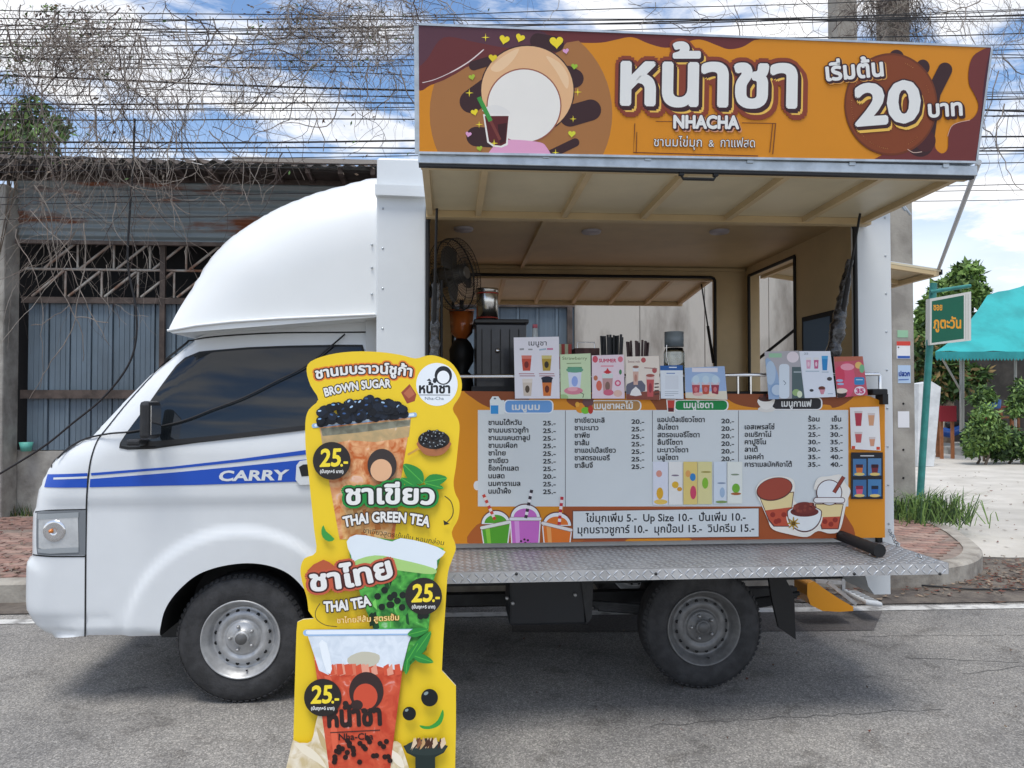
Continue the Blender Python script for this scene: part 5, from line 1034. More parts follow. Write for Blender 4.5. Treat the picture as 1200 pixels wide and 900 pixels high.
def d8(p):
    for x, c in ((947.5, 'e0a8c0'), (956.5, 'c8608a')): minicup(p, x, 425.5, 6, 13, c, 'f0d0dc')
    minicup(p, 966.5, 425.5, 7.5, 17, '2a8ac8', None, '4aa8dc'); p.line([(944, 435), (960, 435)], .8, '9ab0c0'); p.line([(963, 436), (971, 436)], .8, '9ab0c0'); p.ell(972, 444, 3, 2.2, '4a4448'); p.ell(951, 457.5, 2.4, 1.6, '3a3a40'); p.ell(963, 455, 4, 2.4, '6a3428'); p.poly([(960, 456.5), (967, 456.5), (965, 462), (962, 462)], 'd890a0'); p.text('25', 942, 415.6, 2.4, '7a8a9a', w=5, latin=True); p.line([(970, 461.5), (976, 461.5)], .7, '9ab0c0')
card([(936.5, 411.5), (973, 411.5), (979.5, 465), (943, 466.5)], 'e6ebf4', 'white card with two pink cups and one blue cup', d8, y=-.089)
def d9(p):
    p.poly([(977, 418), (1011, 417), (1011, 422), (978, 424)], 'b86a50'); p.ell(992, 445, 10, 21, 'e05a78'); p.ell(984, 441, 6, 12, 'd84460'); p.ell(993, 430, 8, 4, 'f0a0b0'); p.poly([(979, 458), (992, 460), (990, 465), (982, 466)], '3a2a28', 2); p.ell(986, 458, 7, 3, 'f0e0d0'); p.ell(1006, 428, 4, 4, 'e8c070'); p.ell(1010, 432, 3, 5, '7ab888'); p.rrect(1001, 442, 1013, 451, 2, '3a8ac0'); p.line([(1003, 445), (1011, 445)], 1, 'cfe4f0'); p.ell(1007.5, 458, 6.6, 5.2, 'f6e4ec'); p.text('35', 1003.3, 460.8, 5.4, 'd04a7a', w=8.6, latin=True, off=.06); p.ell(984, 446, 4, 1.6, 'a8c0e0'); p.ell(985, 450, 4, 1.4, 'a8c0e0')
card([(977, 418), (1011, 417.5), (1017, 463), (981.5, 466)], 'c85a68', 'red drink card with number 35 at the right end of the rail', d9, y=-.086)

# =================================================================== THINGS INSIDE THE STALL
CT = ZO0-.012          # counter top
BT = 1.16
def at0(u, v, Y): return at(u, v, Y)
def tagm(q, name, m, label, cat, group=None, smooth=False): return q.build(name, m, None, label=label, cat=cat, group=group, smooth=smooth)
# wall fan
fc = at(541, 327, .30); FN = thing('wall_fan', 'dark round wall fan in the upper left corner of the stall', 'fan', (fc.x, .3, fc.z-.2))
WIRE = mat('fan_wire', (.05, .05, .05), .45, .4); ax = Vector((.82, -.5, .1)).normalized(); s1 = ax.cross(Vector((0, 0, 1))).normalized(); s2 = s1.cross(ax)
fc = at(534, 322, .34)
q = MB()
for r_, off in ((.188, 0), (.183, .045), (.183, -.045), (.13, .055), (.08, .065)): q.tube([fc+ax*off+(s1*math.cos(a)+s2*math.sin(a))*r_ for a in [k*2*math.pi/36 for k in range(37)]], .004 if off == 0 else .002, 5, cap=False)
q.build('guard_ring', WIRE, FN)['kind'] = 'stuff'
q = MB()
for k in range(64):
    a = k*2*math.pi/64; d = s1*math.cos(a)+s2*math.sin(a); q.tube([fc+ax*.066+d*.03, fc+ax*.055+d*.13, fc+ax*.045+d*.183, fc+d*.188, fc-ax*.045+d*.183, fc-ax*.06+d*.06], .0012, 3, cap=False)
q.build('guard_wires', WIRE, FN, fix=False)['kind'] = 'stuff'
for k in range(3):
    q = MB(); vs = []
    for i in range(7):
        a = k*2.094+.3+i*.22; t = math.sin(math.pi*(i+.5)/7); d = s1*math.cos(a)+s2*math.sin(a); vs += [fc+d*.035+ax*.01, fc+d*(.10+.06*t)+ax*(.03*(i-3)/6)]
    q.add(vs, [(2*i, 2*i+1, 2*i+3, 2*i+2) for i in range(6)], 0, True); q.build('blade', mat('fan_blade', (.07, .065, .06), .35), FN, fix=False)
q = MB(); q.tube([fc-ax*.14, fc-ax*.12, fc-ax*.02, fc+ax*.05, fc+ax*.07], [.035, .055, .055, .045, .03], 20); q.build('motor_hub', mat('fan_hub', (.14, .13, .12), .35, .3), FN)
q = MB(); q.tube([fc-ax*.13, fc-ax*.16-Vector((0, 0, .08)), (X0+.045, fc.y+.08, fc.z-.12)], .016, 8); q.build('mount_arm', WIRE, FN)
# coffee machine and things on it
def boxpx(u0, v0, u1, v1, Y): a, c = at(u0, v0, Y), at(u1, v1, Y); return a, c
a, c = boxpx(557, 379, 617, 466, .30); CM = thing('coffee_machine', 'black boxy coffee machine carrying a steel canister', 'coffee machine', ((a.x+c.x)/2, .45, CT))
DKM = mat('black_machine_panel', (.035, .037, .045), .3, .2, var=.3, scale=5, coat=.3)
q = MB(); q.box((a.x, .30, CT), (c.x, .62, a.z), bev=.008); q.build('body', DKM, CM)
q = MB(); q.box((a.x-.008, .285, a.z), (c.x+.012, .64, a.z+.022), bev=.006); q.build('top_tray', mat('machine_top', (.03, .03, .032), .35), CM)
for k in range(5): x = a.x+(c.x-a.x)*(.12+.18*k); pbox('vent_groove', (x, .296, CT+.08), (x+.005, .2995, a.z-.03), SEAL, CM)
pbox('drip_tray', (a.x-.02, .22, CT), (c.x+.03, .30, CT+.04), PLASTIC, CM)
q = MB(); p = at(583, 411, .29); q.lathe([(0, -.006), (.012, -.006), (.012, .01)], (p.x, .292, p.z), 'y', 12); q.build('knob', CHROME, CM)
p = at(571, 374, .45); q = MB(); r0 = .058
z0, z1 = a.z+.022, at(571, 338.5, .45).z
q.lathe([(0, 0), (r0, 0), (r0, z1-z0-.02), (r0*.98, z1-z0-.018), (r0*1.02, z1-z0-.016), (r0*1.02, z1-z0), (0, z1-z0+.002)], (p.x, .45, z0), 'z', 28); cn = tagm(q, 'steel_canister', mat('brushed_steel', (.55, .55, .54), .22, 1., var=.25, scale=5, stretch=(1, 1, .05)), 'shiny steel canister with red bands on top of the coffee machine', 'canister')
for zz in (.018, z1-z0-.03):
    q = MB(); q.lathe([(r0+.001, 0), (r0+.003, .003), (r0+.001, .006)], (0, 0, zz), 'z', 28); o = q.build('red_band', mat('red_band', (.5, .06, .04), .4), None, loc=(0, 0, 0)); o.parent = cn
p = at(597, 376, .5); q = MB(); q.lathe([(.03, 0), (.034, .01), (.02, .02), (0, .022)], (p.x, .5, z0), 'z', 16); tagm(q, 'lid', SEAL, 'small black round lid lying on the coffee machine', 'lid')
# bean grinder with orange hopper
g0 = at(541, 366, .55); GR = thing('coffee_grinder', 'coffee grinder with translucent orange hopper below the fan', 'grinder', (g0.x, .55, CT)); h_ = lambda v: at(541, v, .55).z-CT
q = MB(); q.lathe([(.028, h_(398)), (.06, h_(390)), (.066, h_(366)), (.062, h_(366)), (.055, h_(388)), (.024, h_(396))], (g0.x, .55, CT), 'z', 6); q.build('hopper', mat('orange_hopper', (.75, .20, .04), .2, trans=.35, coat=.4), GR)
q = MB(); q.lathe([(0, h_(470)), (.075, h_(470)), (.06, h_(440)), (.035, h_(435)), (.065, h_(424)), (.068, h_(410)), (.05, h_(402)), (.03, h_(397)), (0, h_(397))], (g0.x, .55, CT), 'z', 20); q.build('body', SEAL, GR)
q = MB(); q.tube([(g0.x, .55, CT+h_(366)), (g0.x, .55, CT+h_(352))], .012, 8); q.build('cap', SEAL, GR)
pbox('hopper_lid', (g0.x-.068, .482, CT+h_(366)), (g0.x+.068, .618, CT+h_(364)), mat('orange_hopper', (.75, .20, .04)), GR)
# bottle behind the tall card
p = at(627, 384, .2); b0 = CT; hh = p.z-CT; q = MB(); q.lathe([(0, 0), (.03, 0), (.03, hh*.72), (.014, hh*.88), (.012, hh), (0, hh)], (p.x, .2, b0), 'z', 16); bo = tagm(q, 'bottle', mat('pale_bottle', (.55, .60, .62), .2, coat=.4), 'pale bottle with pink cap behind the tall white card', 'bottle')
q = MB(); q.lathe([(0, hh+.016), (.013, hh+.016), (.013, hh-.002), (0, hh-.002)], (0, 0, 0), 'z', 12); o = q.build('cap', mat('pink_cap', (.6, .15, .2), .4), None, loc=(0, 0, 0)); o.parent = bo
# checkered tin, brown basket
a, c = boxpx(654, 403, 670, 440, .25); CK = thing('snack_box', 'small red and green checkered box behind the pale green card', 'box', ((a.x+c.x)/2, .29, CT))
for i in range(4):
    for j in range(4):
        w = (c.x-a.x)/4; hz_ = (a.z-CT)/4; pbox('check', (a.x+w*i, .25+.001*((i+j) % 2), CT+hz_*j), (a.x+w*(i+1)-.0005, .33, CT+hz_*(j+1)-.0005), (mat('check_red', (.40, .06, .05), .6), mat('check_cream', (.50, .52, .34), .6))[(i+j) % 2], CK)
a, c = boxpx(673, 408, 702, 440, .28); q = MB(); q.box((a.x, .26, CT), (c.x, .44, a.z), bev=.004); bk = tagm(q, 'wooden_tray_box', mat('dark_basket', (.10, .045, .04), .6, var=.3, scale=20), 'dark brown box with wire handle behind the pink card', 'box')
q = MB(); q.tube([(-.05, -.08, a.z-CT), (-.05, -.08, a.z-CT+.03), (.04, -.08, a.z-CT+.03), (.04, -.08, a.z-CT)], .003, 6); o = q.build('handle', CHROME, None, loc=(0, 0, 0)); o.parent = bk
# straws in holders
def straws(u0, u1, v, Y, n, r, m, label, lab2, spread):
    a, c = at(u0, v, Y), at(u1, v, Y); cx = (a.x+c.x)/2; T_ = thing('straw_bundle', label, 'straws', (cx, Y, CT+.01))
    for i in range(n):
        t = (i+.5)/n; x = a.x+(c.x-a.x)*t; y = Y+random.uniform(-.03, .03); z = a.z+random.uniform(-.012, .008); q = MB(); q.tube([(cx+(x-cx)*.75, y, CT+.01), (x+(x-cx)*spread, y, z)], r, 7); q.build('straw', m, T_)
    q = MB(); w = (c.x-a.x)/2+.008; q.lathe([(0, 0), (w*.9, 0), (w*.95, .09), (w*.92, .09), (w*.87, .006), (0, .006)], (cx, Y, CT), 'z', 20); tagm(q, 'straw_holder', mat('clear_cup', (.5, .52, .52), .15, trans=.7), lab2, 'holder')
straws(705, 731, 393, .22, 14, .0062, mat('black_straw', (.018, .02, .025), .35), 'dense bundle of black straws standing behind the pink and cream cards', 'clear cup holding the black straws', .02)
straws(735, 761, 400, .2, 10, .0058, mat('brown_straw', (.07, .035, .035), .4), 'fanned bundle of brown straws right of the black straws', 'clear cup holding the brown straws', .12)
# glass jar
a, c = boxpx(778, 389, 802, 440, .3); cx = (a.x+c.x)/2; hh = a.z-CT; w = (c.x-a.x)/2; JR = thing('glass_jar', 'empty clear glass jar with metal clasp and grey lid on the counter', 'jar', (cx, .3, CT))
q = MB(); q.lathe([(0, 0), (w*.95, 0), (w, .01), (w, hh*.66), (w*.85, hh*.74), (w*.82, hh*.74), (w*.96, hh*.65), (w*.96, .012), (0, .006)], (cx, .3, CT), 'z', 24); q.build('glass', mat('jar_glass', (.85, .9, .9), .03, trans=1.), JR)
q = MB(); q.lathe([(0, hh*.76), (w*.92, hh*.76), (w*.92, hh), (0, hh)], (cx, .3, CT), 'z', 24); q.build('lid', mat('jar_lid', (.32, .38, .42), .2, trans=.3), JR)
q = MB(); q.tube([(cx-w*1.0, .25, CT+hh*.78), (cx-w*1.05, .25, CT+hh*.6), (cx-w*.8, .25, CT+hh*.45), (cx-w*.8, .25, CT+hh*.3)], .0028, 6); q.build('clasp', CHROME, JR)
# pipe/hose on the left post
q = MB(); p = at(517, 470, .02); q.tube([(p.x, .07, CT), (p.x, .07, at(517, 330, .1).z)], .008, 6); q.build('hose', SEAL, TR)

# =================================================================== RIGHT SIDE OF THE STREET
pb_ = gz(1060, 603, .15)
PO = thing('utility_pole', 'square concrete utility pole with pasted notices beside the stall end', 'pole', (pb_.x, pb_.y, .15))
POLEM = mat('pole_concrete', (.40, .375, .33), .9, col2=(.27, .25, .22), scale=3, bump=.3, bscale=40, lo=.35, hi=.6)
a, c = at(1047, 500, pb_.y), at(1073, 500, pb_.y); wz_ = (c.x-a.x)
q = MB(); q.box((a.x, pb_.y, 0), (c.x, pb_.y+wz_, 8.2), bev=.02); q.build('shaft', POLEM, PO)
def patch(u0, v0, u1, v1, h, n='notice', par=PO, Y=None, off=.004, rot=0):
    Y = pb_.y if Y is None else Y; a, c = at(u0, v0, Y), at(u1, v1, Y); q = MB(); q.box((a.x, Y-off, c.z), (c.x, Y-off+.0035, a.z)); return q.build(n, P(h), par)
patch(1051.5, 387, 1064, 395.5, '9cc8a4'); n1_ = patch(1050.5, 400, 1066.5, 420.5, 'f0f0f0'); patch(1052, 428, 1067, 449, 'b8cfe8'); patch(1052, 482, 1065.5, 501, 'e8e8ea')
patch(1050.5, 400, 1066.5, 405, 'd8483c', 'notice_band', off=.006); patch(1051.5, 417, 1066, 420, '3a62b0', 'notice_band', off=.006)
pp = Print((a.x, pb_.y-.007, 1.5), (1, 0, 0), (0, 0, 1)); pp.text('ปลวก', 1053.5, 440.5, 4.2, '2a4a9a', w=12.5, off=.05); pp.line([(1053, 445), (1065, 444.5)], 1.2, '5a7ab8'); pp.ell(1053, 407, .8, .8, '403030'); pp.build(PO)
for v in (473, 527, 560): p = at(1058.5, v, pb_.y); q = MB(); q.lathe([(0, -.004), (.012, -.004), (.012, .004)], (p.x, pb_.y-.001, p.z), 'y', 8); q.build('bolt_hole', DARKIN, PO)
# second pole, only its top shows over the banner
q1_ = at(994, 100, 5.6); w = (at(1006, 60, 5.6).x-at(982, 60, 5.6).x); q = MB(); q.box((at(982, 60, 5.6).x, 5.6, 0), (at(1006, 60, 5.6).x, 5.6+w, 8.5), bev=.03); tagm(q, 'utility_pole', POLEM, 'narrower concrete pole rising above the middle right of the banner', 'pole')
a, c = at(1040, 30, pb_.y-.3), at(1082, 30, pb_.y-.3)
# green sign on post
sb = gz(1078, 582, .15); SG = thing('street_sign', 'green hanging sign with orange Thai lettering on a teal post', 'sign', (sb.x, sb.y, .15))
TEAL = mat('teal_enamel', (.035, .22, .20), .45, var=.15, scale=6)
q = MB(); q.tube([Vector((sb.x, sb.y, .12)), at(1094, 332, sb.y)], .045, 10); q.build('post', TEAL, SG)
q = MB(); q.tube([at(1090, 342, sb.y-.03), at(1137, 335, sb.y-.03)], .025, 8); q.build('arm', TEAL, SG)
SP = [(1091, 352), (1130, 344), (1130, 398), (1090.5, 403)]; sp = Print(at(1091, 400, sb.y-.06), (1, -.0, 0), (0, 0, 1))
slab(sp, [(1090, 350), (1138, 341.5), (1138, 399), (1089.5, 404.5)], .09, 'sign_case', mat('sign_frame_white', (.62, .62, .58), .5), SG); sp.poly([(1092, 353), (1129.5, 346), (1129.5, 397), (1091.7, 402)], '14604a')
for x in (1131.8, 1134.5): sp.line([(x, 345), (x, 398)], .7, 'a8a89c', same=False)
sp.text('ซอย', 1094, 363.5, 6, 'e8a02c', w=10, off=.03); sp.text('ภูตะวัน', 1094, 384.5, 9.5, 'e8a02c', w=32, off=.03); sp.build(SG)
# teal awning shop
SY = 12.8
sx = lambda u, v, Y=SY: at(u, v, Y)
SH = thing('shop', 'open fronted shop under a turquoise canvas awning with scalloped edge', 'building', (sx(1180, 530).x, SY, 0))
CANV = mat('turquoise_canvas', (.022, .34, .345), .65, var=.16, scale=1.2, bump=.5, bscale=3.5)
t0, t1_, t2, t3 = sx(1157, 346, 14.5), sx(1330, 300, 14.5), sx(1330, 412), sx(1096, 412)
mid0 = t0.lerp(t3, .72)+Vector((0, 0, -.18)); mid1 = t1_.lerp(t2, .72)+Vector((0, 0, -.18))
q = MB(); cols = 14; rows_ = 8; vs = []
for j in range(rows_+1):
    t = j/rows_; A_ = t0*(1-t)**2+(t0.lerp(t3, .5)+Vector((-.0, .0, -.35)))*2*t*(1-t)+t3*t*t; B_ = t1_*(1-t)**2+(t1_.lerp(t2, .5)+Vector((0, 0, -.35)))*2*t*(1-t)+t2*t*t
    for i in range(cols+1): vs.append(A_.lerp(B_, i/cols)+Vector((0, 0, .02*math.sin(i*1.9))))
q.add(vs, [(j*(cols+1)+i, j*(cols+1)+i+1, (j+1)*(cols+1)+i+1, (j+1)*(cols+1)+i) for j in range(rows_) for i in range(cols)], 0, True); q.build('awning_canvas', CANV, SH)
q = MB(); ns = 60
for i in range(ns):
    p0_ = t3.lerp(t2, i/ns); p1_ = t3.lerp(t2, (i+1)/ns); vs = [p0_, p1_]; bot = [p0_.lerp(p1_, 1-k/6)-Vector((0, 0, .15+.06*math.sin(math.pi*k/6)))+Vector((0, -.01, 0)) for k in range(7)]; q.add([p0_, p1_]+bot, [tuple(range(9))])
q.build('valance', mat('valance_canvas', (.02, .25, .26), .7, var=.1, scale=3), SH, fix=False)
for u, v0, v1 in ((1126, 412, 506), (1128.5, 420, 505), (1190, 420, 520)): q = MB(); q.tube([sx(u, v0, 13.2), sx(u, v1, 13.2)], .03, 8); q.build('pole', mat('galvanised_pole', (.35, .35, .33), .5, .4), SH)
q = MB(); q.tube([sx(1104, 420, 13), sx(1126, 458, 13.2)], .025, 6); q.build('brace', mat('galvanised_pole', (.35, .35, .33)), SH)
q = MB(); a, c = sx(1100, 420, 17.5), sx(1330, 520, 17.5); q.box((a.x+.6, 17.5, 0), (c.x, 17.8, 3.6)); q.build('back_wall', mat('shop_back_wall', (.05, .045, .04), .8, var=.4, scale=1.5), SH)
q = MB(); a = sx(1140, 500, 14); q.box((a.x, 14.2, 0), (sx(1330, 500, 14).x, 17.45, .18)); q.build('floor_slab', CONCG, SH)
q = MB(); 0 and q.add([t0+Vector((-.0, .02, .02)), t1_+Vector((0, .02, .02)), t1_+Vector((0, 3.6, .35)), t0+Vector((-.2, 3.6, .35))], [(0, 1, 2, 3)])
# red cloth table, wooden tables
def ptable(u0, u1, v0, v1, Y, m, name, label, cat, legs=True):
    a, c = at(u0, v0, Y), at(u1, v1, Y); o = thing(name, label, cat, ((a.x+c.x)/2, Y+.3, .15)); q = MB(); q.box((a.x, Y, a.z-.05), (c.x, Y+.7, a.z), bev=.01); q.build('table_top', m, o)
    for x in (a.x+.05, c.x-.05):
        for y in (Y+.05, Y+.6): q = MB(); q.box((x-.03, y-.03, .0), (x+.03, y+.03, a.z-.051)); q.build('leg', mat('orange_wood', (.30, .11, .04), .6, var=.2, scale=6), o)
    return o
RT = ptable(1102, 1120, 476, 510, 13.4, mat('red_cloth', (.26, .02, .03), .9), 'table', 'table under a bright red cloth at the shop entrance', 'table')
q = MB(); a, c = at(1101, 476, 13.38), at(1121, 494, 13.38); q.box((a.x, 13.37, c.z), (c.x, 13.41, a.z+.01), bev=.01); q.build('cloth_drop', mat('red_cloth', (.55, .02, .03)), RT)
ptable(1160, 1190, 488, 514, 13.6, mat('orange_wood', (.30, .11, .04)), 'table', 'orange brown wooden table among the shop plants', 'table')
ptable(1172, 1215, 476, 500, 15.4, mat('red_brown_wood', (.25, .05, .03), .6), 'table', 'long dark red table deeper inside the shop', 'table')
q = MB(); p = at(1163, 474, 14.5); q.lathe([(.0, 0), (.18, 0), (.2, .22), (.0, .24)], (p.x, 14.5, p.z-.1), 'z', 14); tagm(q, 'ice_bucket', mat('blue_plastic', (.06, .16, .42), .5), 'round blue tub on the shop table', 'tub')
# motorbike, partly in view
mb = gz(1112, 527, .012); MO = thing('motorbike', 'blue and white motorbike parked before the shop', 'motorbike', (mb.x, mb.y, 0))
mx, my = mb.x, mb.y; k = 1.0
for dx in (-.62, .62): q = MB(); q.lathe([(.22, -.04), (.28, -.045), (.30, 0), (.28, .045), (.22, .04)], (mx+dx, my, .30), 'y', 24, closed=True); q.build('wheel', TYRE, MO)
for dx in (-.62, .62): q = MB(); q.lathe([(0, -.03), (.22, -.02), (.22, .02), (0, .03)], (mx+dx, my, .30), 'y', 16); q.build('rim', RIM, MO)
BLP = mat('blue_fairing', (.02, .10, .42), .3, coat=.5)
q = MB(); q.tube([(mx-.5, my, .75), (mx-.35, my, .55), (mx, my, .48), (mx+.35, my, .62), (mx+.75, my, .72)], [.06, .13, .14, .15, .05], 12); q.build('fairing', BLP, MO)
q = MB(); q.tube([(mx-.05, my, .70), (mx+.2, my, .78), (mx+.62, my, .80)], [.08, .13, .07], 10); q.build('seat', SEAL, MO)
q = MB(); q.tube([(mx-.62, my, .30), (mx-.45, my, .95)], .03, 8); q.tube([(mx-.45, my-.3, 1.0), (mx-.42, my, .95), (mx-.45, my+.3, 1.0)], .015, 8); q.build('handlebar', SEAL, MO)
q = MB(); q.tube([(mx-.75, my-.01, .52), (mx-.6, my-.01, .63), (mx-.42, my-.01, .55)], [.03, .05, .03], 8); q.build('mudguard', mat('white_plastic', (.6, .62, .63)), MO)
# white leaning panel/fridge and shrubs
a = gz(1092, 547, .012); wc = at(1076, 447, a.y), at(1104, 546, a.y); q = MB(); q.prism([(wc[0].x-.05, .02), (wc[0].x+.02, wc[0].z-.05), (wc[0].x+.30, wc[0].z), (wc[1].x+.0, wc[0].z-.12), (wc[1].x-.18, .02)], a.y, a.y+.35); WCb = tagm(q, 'white_panel_cabinet', mat('weathered_white_panel', (.60, .62, .63), .6, var=.12, scale=3), 'weathered white cabinet leaning between the teal post and the motorbike', 'cabinet')
# orange bucket, white plastic stool behind the truck end
yb = .98; a, c = at(946, 681, yb), at(1000, 717, yb); OB = MB(); pts = [at(u, v, yb) for u, v in ((946, 684), (954, 681), (966, 690), (984, 702), (1000, 711), (1000, 716), (984, 717), (964, 716), (950, 709), (946, 698))]
OB.prism([(p.x, max(.004, p.z)) for p in pts], yb, yb+.18); ob = OB.build('plastic_wedge', mat('orange_plastic', (.75, .30, .01), .4, coat=.2), None, label='orange yellow plastic wedge lying on the white road line', cat='plastic wedge')
bv = ob.modifiers.new('bevel', 'BEVEL'); bv.width = .02; bv.segments = 3
stl = thing('folding_step', 'folded white plastic step with grey legs behind the orange wedge', 'step stool', (at(1000, 700, 1.2).x, 1.2, 0))
P0, P1 = at(992, 692, 1.25), at(1032, 706, 1.05)
q = MB(); q.box((P0.x, 1.02, P1.z-.015), (P1.x, 1.32, P1.z+.015), bev=.012, rot=Matrix.Rotation(math.radians(9), 3, 'Y')); q.build('seat', mat('white_plastic', (.6, .62, .63)), stl)
for k in range(5): q = MB(); q.box((P0.x+.02, 1.06+.05*k, P1.z+.0155), (P1.x-.02, 1.08+.05*k, P1.z+.019), rot=Matrix.Rotation(math.radians(9), 3, 'Y'), c=((P0.x+P1.x)/2, 1.17, P1.z)); q.build('grip_rib', mat('grey_rubber', (.25, .25, .25), .7), stl)
for u0, v0, u1, v1, Y in ((970, 682, 1003, 708, 1.1), (988, 676, 988, 700, 1.3), (955, 681, 990, 683, 1.25)): q = MB(); q.bar(at(u0, v0, Y), at(u1, v1, Y), .022, .018); q.build('leg', RIM, stl)
pbox('yellow_peg', (at(995, 680, 1.2).x-.012, 1.18, .22), (at(995, 680, 1.2).x+.012, 1.21, .42), mat('orange_plastic', (.75, .30, .01)), stl)

# =================================================================== CABLES
CBL = mat('cable_black', (.018, .018, .02), .6)
def pcurve(px, Y, n=8): return [tuple(p) for p in catmull([tuple(at(u, v, Y)) for u, v in px], n)]
WR_ = [(20, 2, 5, .007), (29, 6, 6, .006), (33, 14, 9, .009), (38, 22, 10, .006), (41, 30, 5, .011), (47, 18, 14, .006), (52, 44, 8, .008), (60, 38, 12, .006), (66, 78, 8, .007), (71, 88, 5, .010), (80, 62, 10, .006),
       (87, 112, 3, .013), (94, 118, 6, .006), (101, 123, 5, .007), (110, 104, 8, .006), (120, 128, 5, .010), (128, 96, 9, .006), (125, 134, 6, .006), (138, 147, 6, .008), (158, 139, 3, .006), (167, 158, 3, .012), (172, 172, 3, .010), (178, 177, 2, .008),
       (186, 174, 3, .006), (193, 190, 2, .007), (201, 179, 3, .006), (214, 196, 1, .012), (231, 215, 2, .006), (239, 222, 2, .005), (258, 232, 2, .005), (9, 30, 8, .006), (45, 8, 7, .006), (26, 62, 8, .007), (62, 120, 9, .006), (150, 112, 7, .006)]
_ord = sorted([i for i in range(len(WR_)) if i not in (4, 9, 13, 19, 26, 34)], key=lambda i: WR_[i][0])
def nth(k): return '%d%s' % (k, 'th' if 10 <= k % 100 <= 20 else {1: 'st', 2: 'nd', 3: 'rd'}.get(k % 10, 'th'))
for i, (a, c, sg, r) in enumerate(WR_):
    if i in (4, 9, 13, 19, 26, 34): continue
    rnw = random.Random(i); c += rnw.choice((0, -14, 10, 18, -8)) if a < 150 else 0
    Y = 3.1+.45*((i*7) % 5)/5; p, q_ = at(-260, a+(a-c)*.18, Y), at(1460, c+(c-a)*.18, Y); pts = []
    for k in range(33): t = k/32; v = p.lerp(q_, t); v.z -= 4*sg*.0055*t*(1-t); v.z += .006*math.sin(t*23+i*2.1); pts.append(v)
    pts = [p+(p-q_)*.9]+pts+[q_+(q_-p)*.9]; q = MB(); q.tube(pts, r*.72, 5); thick = r > .0085
    tagm(q, 'overhead_cable', CBL, ('thick' if thick else 'thin')+' black overhead wire, '+nth(_ord.index(i)+1)+' from the top at the left picture edge', 'cable', 'thick overhead cables' if thick else 'thin overhead wires')
q = MB(); q.tube(pcurve([(-30, 572), (0, 555), (50, 524), (85, 496), (120, 467), (148, 432), (159, 400), (159, 360), (150, 310), (152, 250), (156, 190), (158, 139)], 3.2), .009, 6); tagm(q, 'hanging_cable', CBL, 'loose black cable drooping from the wires down to the lower left corner of the warehouse', 'cable')
cp = []
for u, v in [(70, 537), (85, 523), (104, 513.5), (130, 508), (160, 505), (213, 494), (250, 480), (287, 466), (325, 447), (360, 429), (390, 405), (405, 392)]:
    X, Z = dr(u, v); cp.append((X, float(side_y([X], [Z])[0])-.022, Z))
q = MB(); q.tube(catmull(cp, 6), .0042, 6); tagm(q, 'power_cable', CBL, 'thin black cord strung across the cab window and wing mirror', 'cord')
q = MB(); q.tube([tuple(p) for p in catmull([tuple(gz(u, v, .02)) for u, v in ((905, 690), (960, 688), (1000, 683), (1050, 683.5), (1095, 687), (1140, 690.5), (1200, 690), (1260, 688))], 8)], .007, 6); tagm(q, 'ground_cable', CBL, 'black cable lying along the gutter at the kerb end', 'cable')
# =================================================================== DEAD VINES
rv = random.Random(11)
VM = [mat('dry_vine', (.24, .20, .17), .9, var=.35, scale=5), mat('dry_vine_grey', (.33, .29, .25), .9, var=.3, scale=5), mat('dry_vine_dark', (.075, .055, .05), .9)]
VB = MB()
def vine(u, v, L_, drift=0., wob=1., r=.0026, Y=None, m=None, up=0.):
    Y = Y if Y is not None else 2.9+rv.uniform(-.25, .7); p = at(u, v, Y); pts = [p.copy()]; a = rv.uniform(-.7, .7)+drift; st_ = .06; rs_ = []
    n = max(3, int(L_/st_)); x = p.x; z = p.z; yy = p.y
    for k in range(n):
        a += rv.gauss(0, .30*wob); a = a*.95+drift*.05
        x += math.sin(a)*st_; z -= math.cos(a)*st_; yy += rv.gauss(0, .008); pts.append(Vector((x, yy, z)))
    VB.tube(pts, [r*(1-.6*k/len(pts)) for k in range(len(pts))], 3, rv.choice((0, 0, 1, 1, 2)) if m is None else m, cap=False)
    if rv.random() < .55 and n > 6:
        for _ in range(rv.choice((1, 2, 3))):
            k = rv.randrange(2, n-1); b0 = pts[k]; bb = rv.uniform(-1.7, 1.7); tw = [b0]; x2, z2 = b0.x, b0.z
            for j in range(rv.randrange(3, 9)): bb += rv.gauss(0, .35); x2 += math.sin(bb)*.05; z2 -= math.cos(bb)*.05; tw.append(Vector((x2, b0.y+rv.gauss(0, .01), z2)))
            VB.tube(tw, r*.6, 3, rv.choice((0, 1, 2)), cap=False)
def swarm(n, ux, vy, L_, **k):
    for _ in range(n):
        kk = dict(k); kk['r'] = rv.choice((.0013, .0017, .0022, .003, .004)) if rv.random() < .93 else .007
        u = rv.gauss((ux[0]+ux[1])/2, (ux[1]-ux[0])/3.2) if k.get('g') else rv.uniform(*ux); kk.pop('g', None); vine(u, rv.uniform(*vy), rv.uniform(*L_), **kk)
swarm(300, (20, 150), (4, 62), (.15, .6), wob=2.2, g=1)        # tangled head, left
swarm(110, (-10, 170), (15, 90), (.4, 1.9), wob=.8)
swarm(130, (-20, 210), (80, 190), (.5, 1.9), wob=.7)
swarm(150, (130, 340), (18, 90), (.3, 1.2), wob=1.1)
swarm(26, (180, 340), (80, 160), (.3, 1.2), wob=1.0)
swarm(340, (325, 500), (-12, 40), (.2, .8), wob=1.9)
swarm(85, (310, 495), (0, 100), (.4, 1.1), wob=1.0)
swarm(60, (40, 480), (15, 70), (.4, 1.5), wob=1.4, drift=1.3); swarm(45, (40, 480), (40, 120), (.4, 1.3), wob=1.2, drift=-1.2)
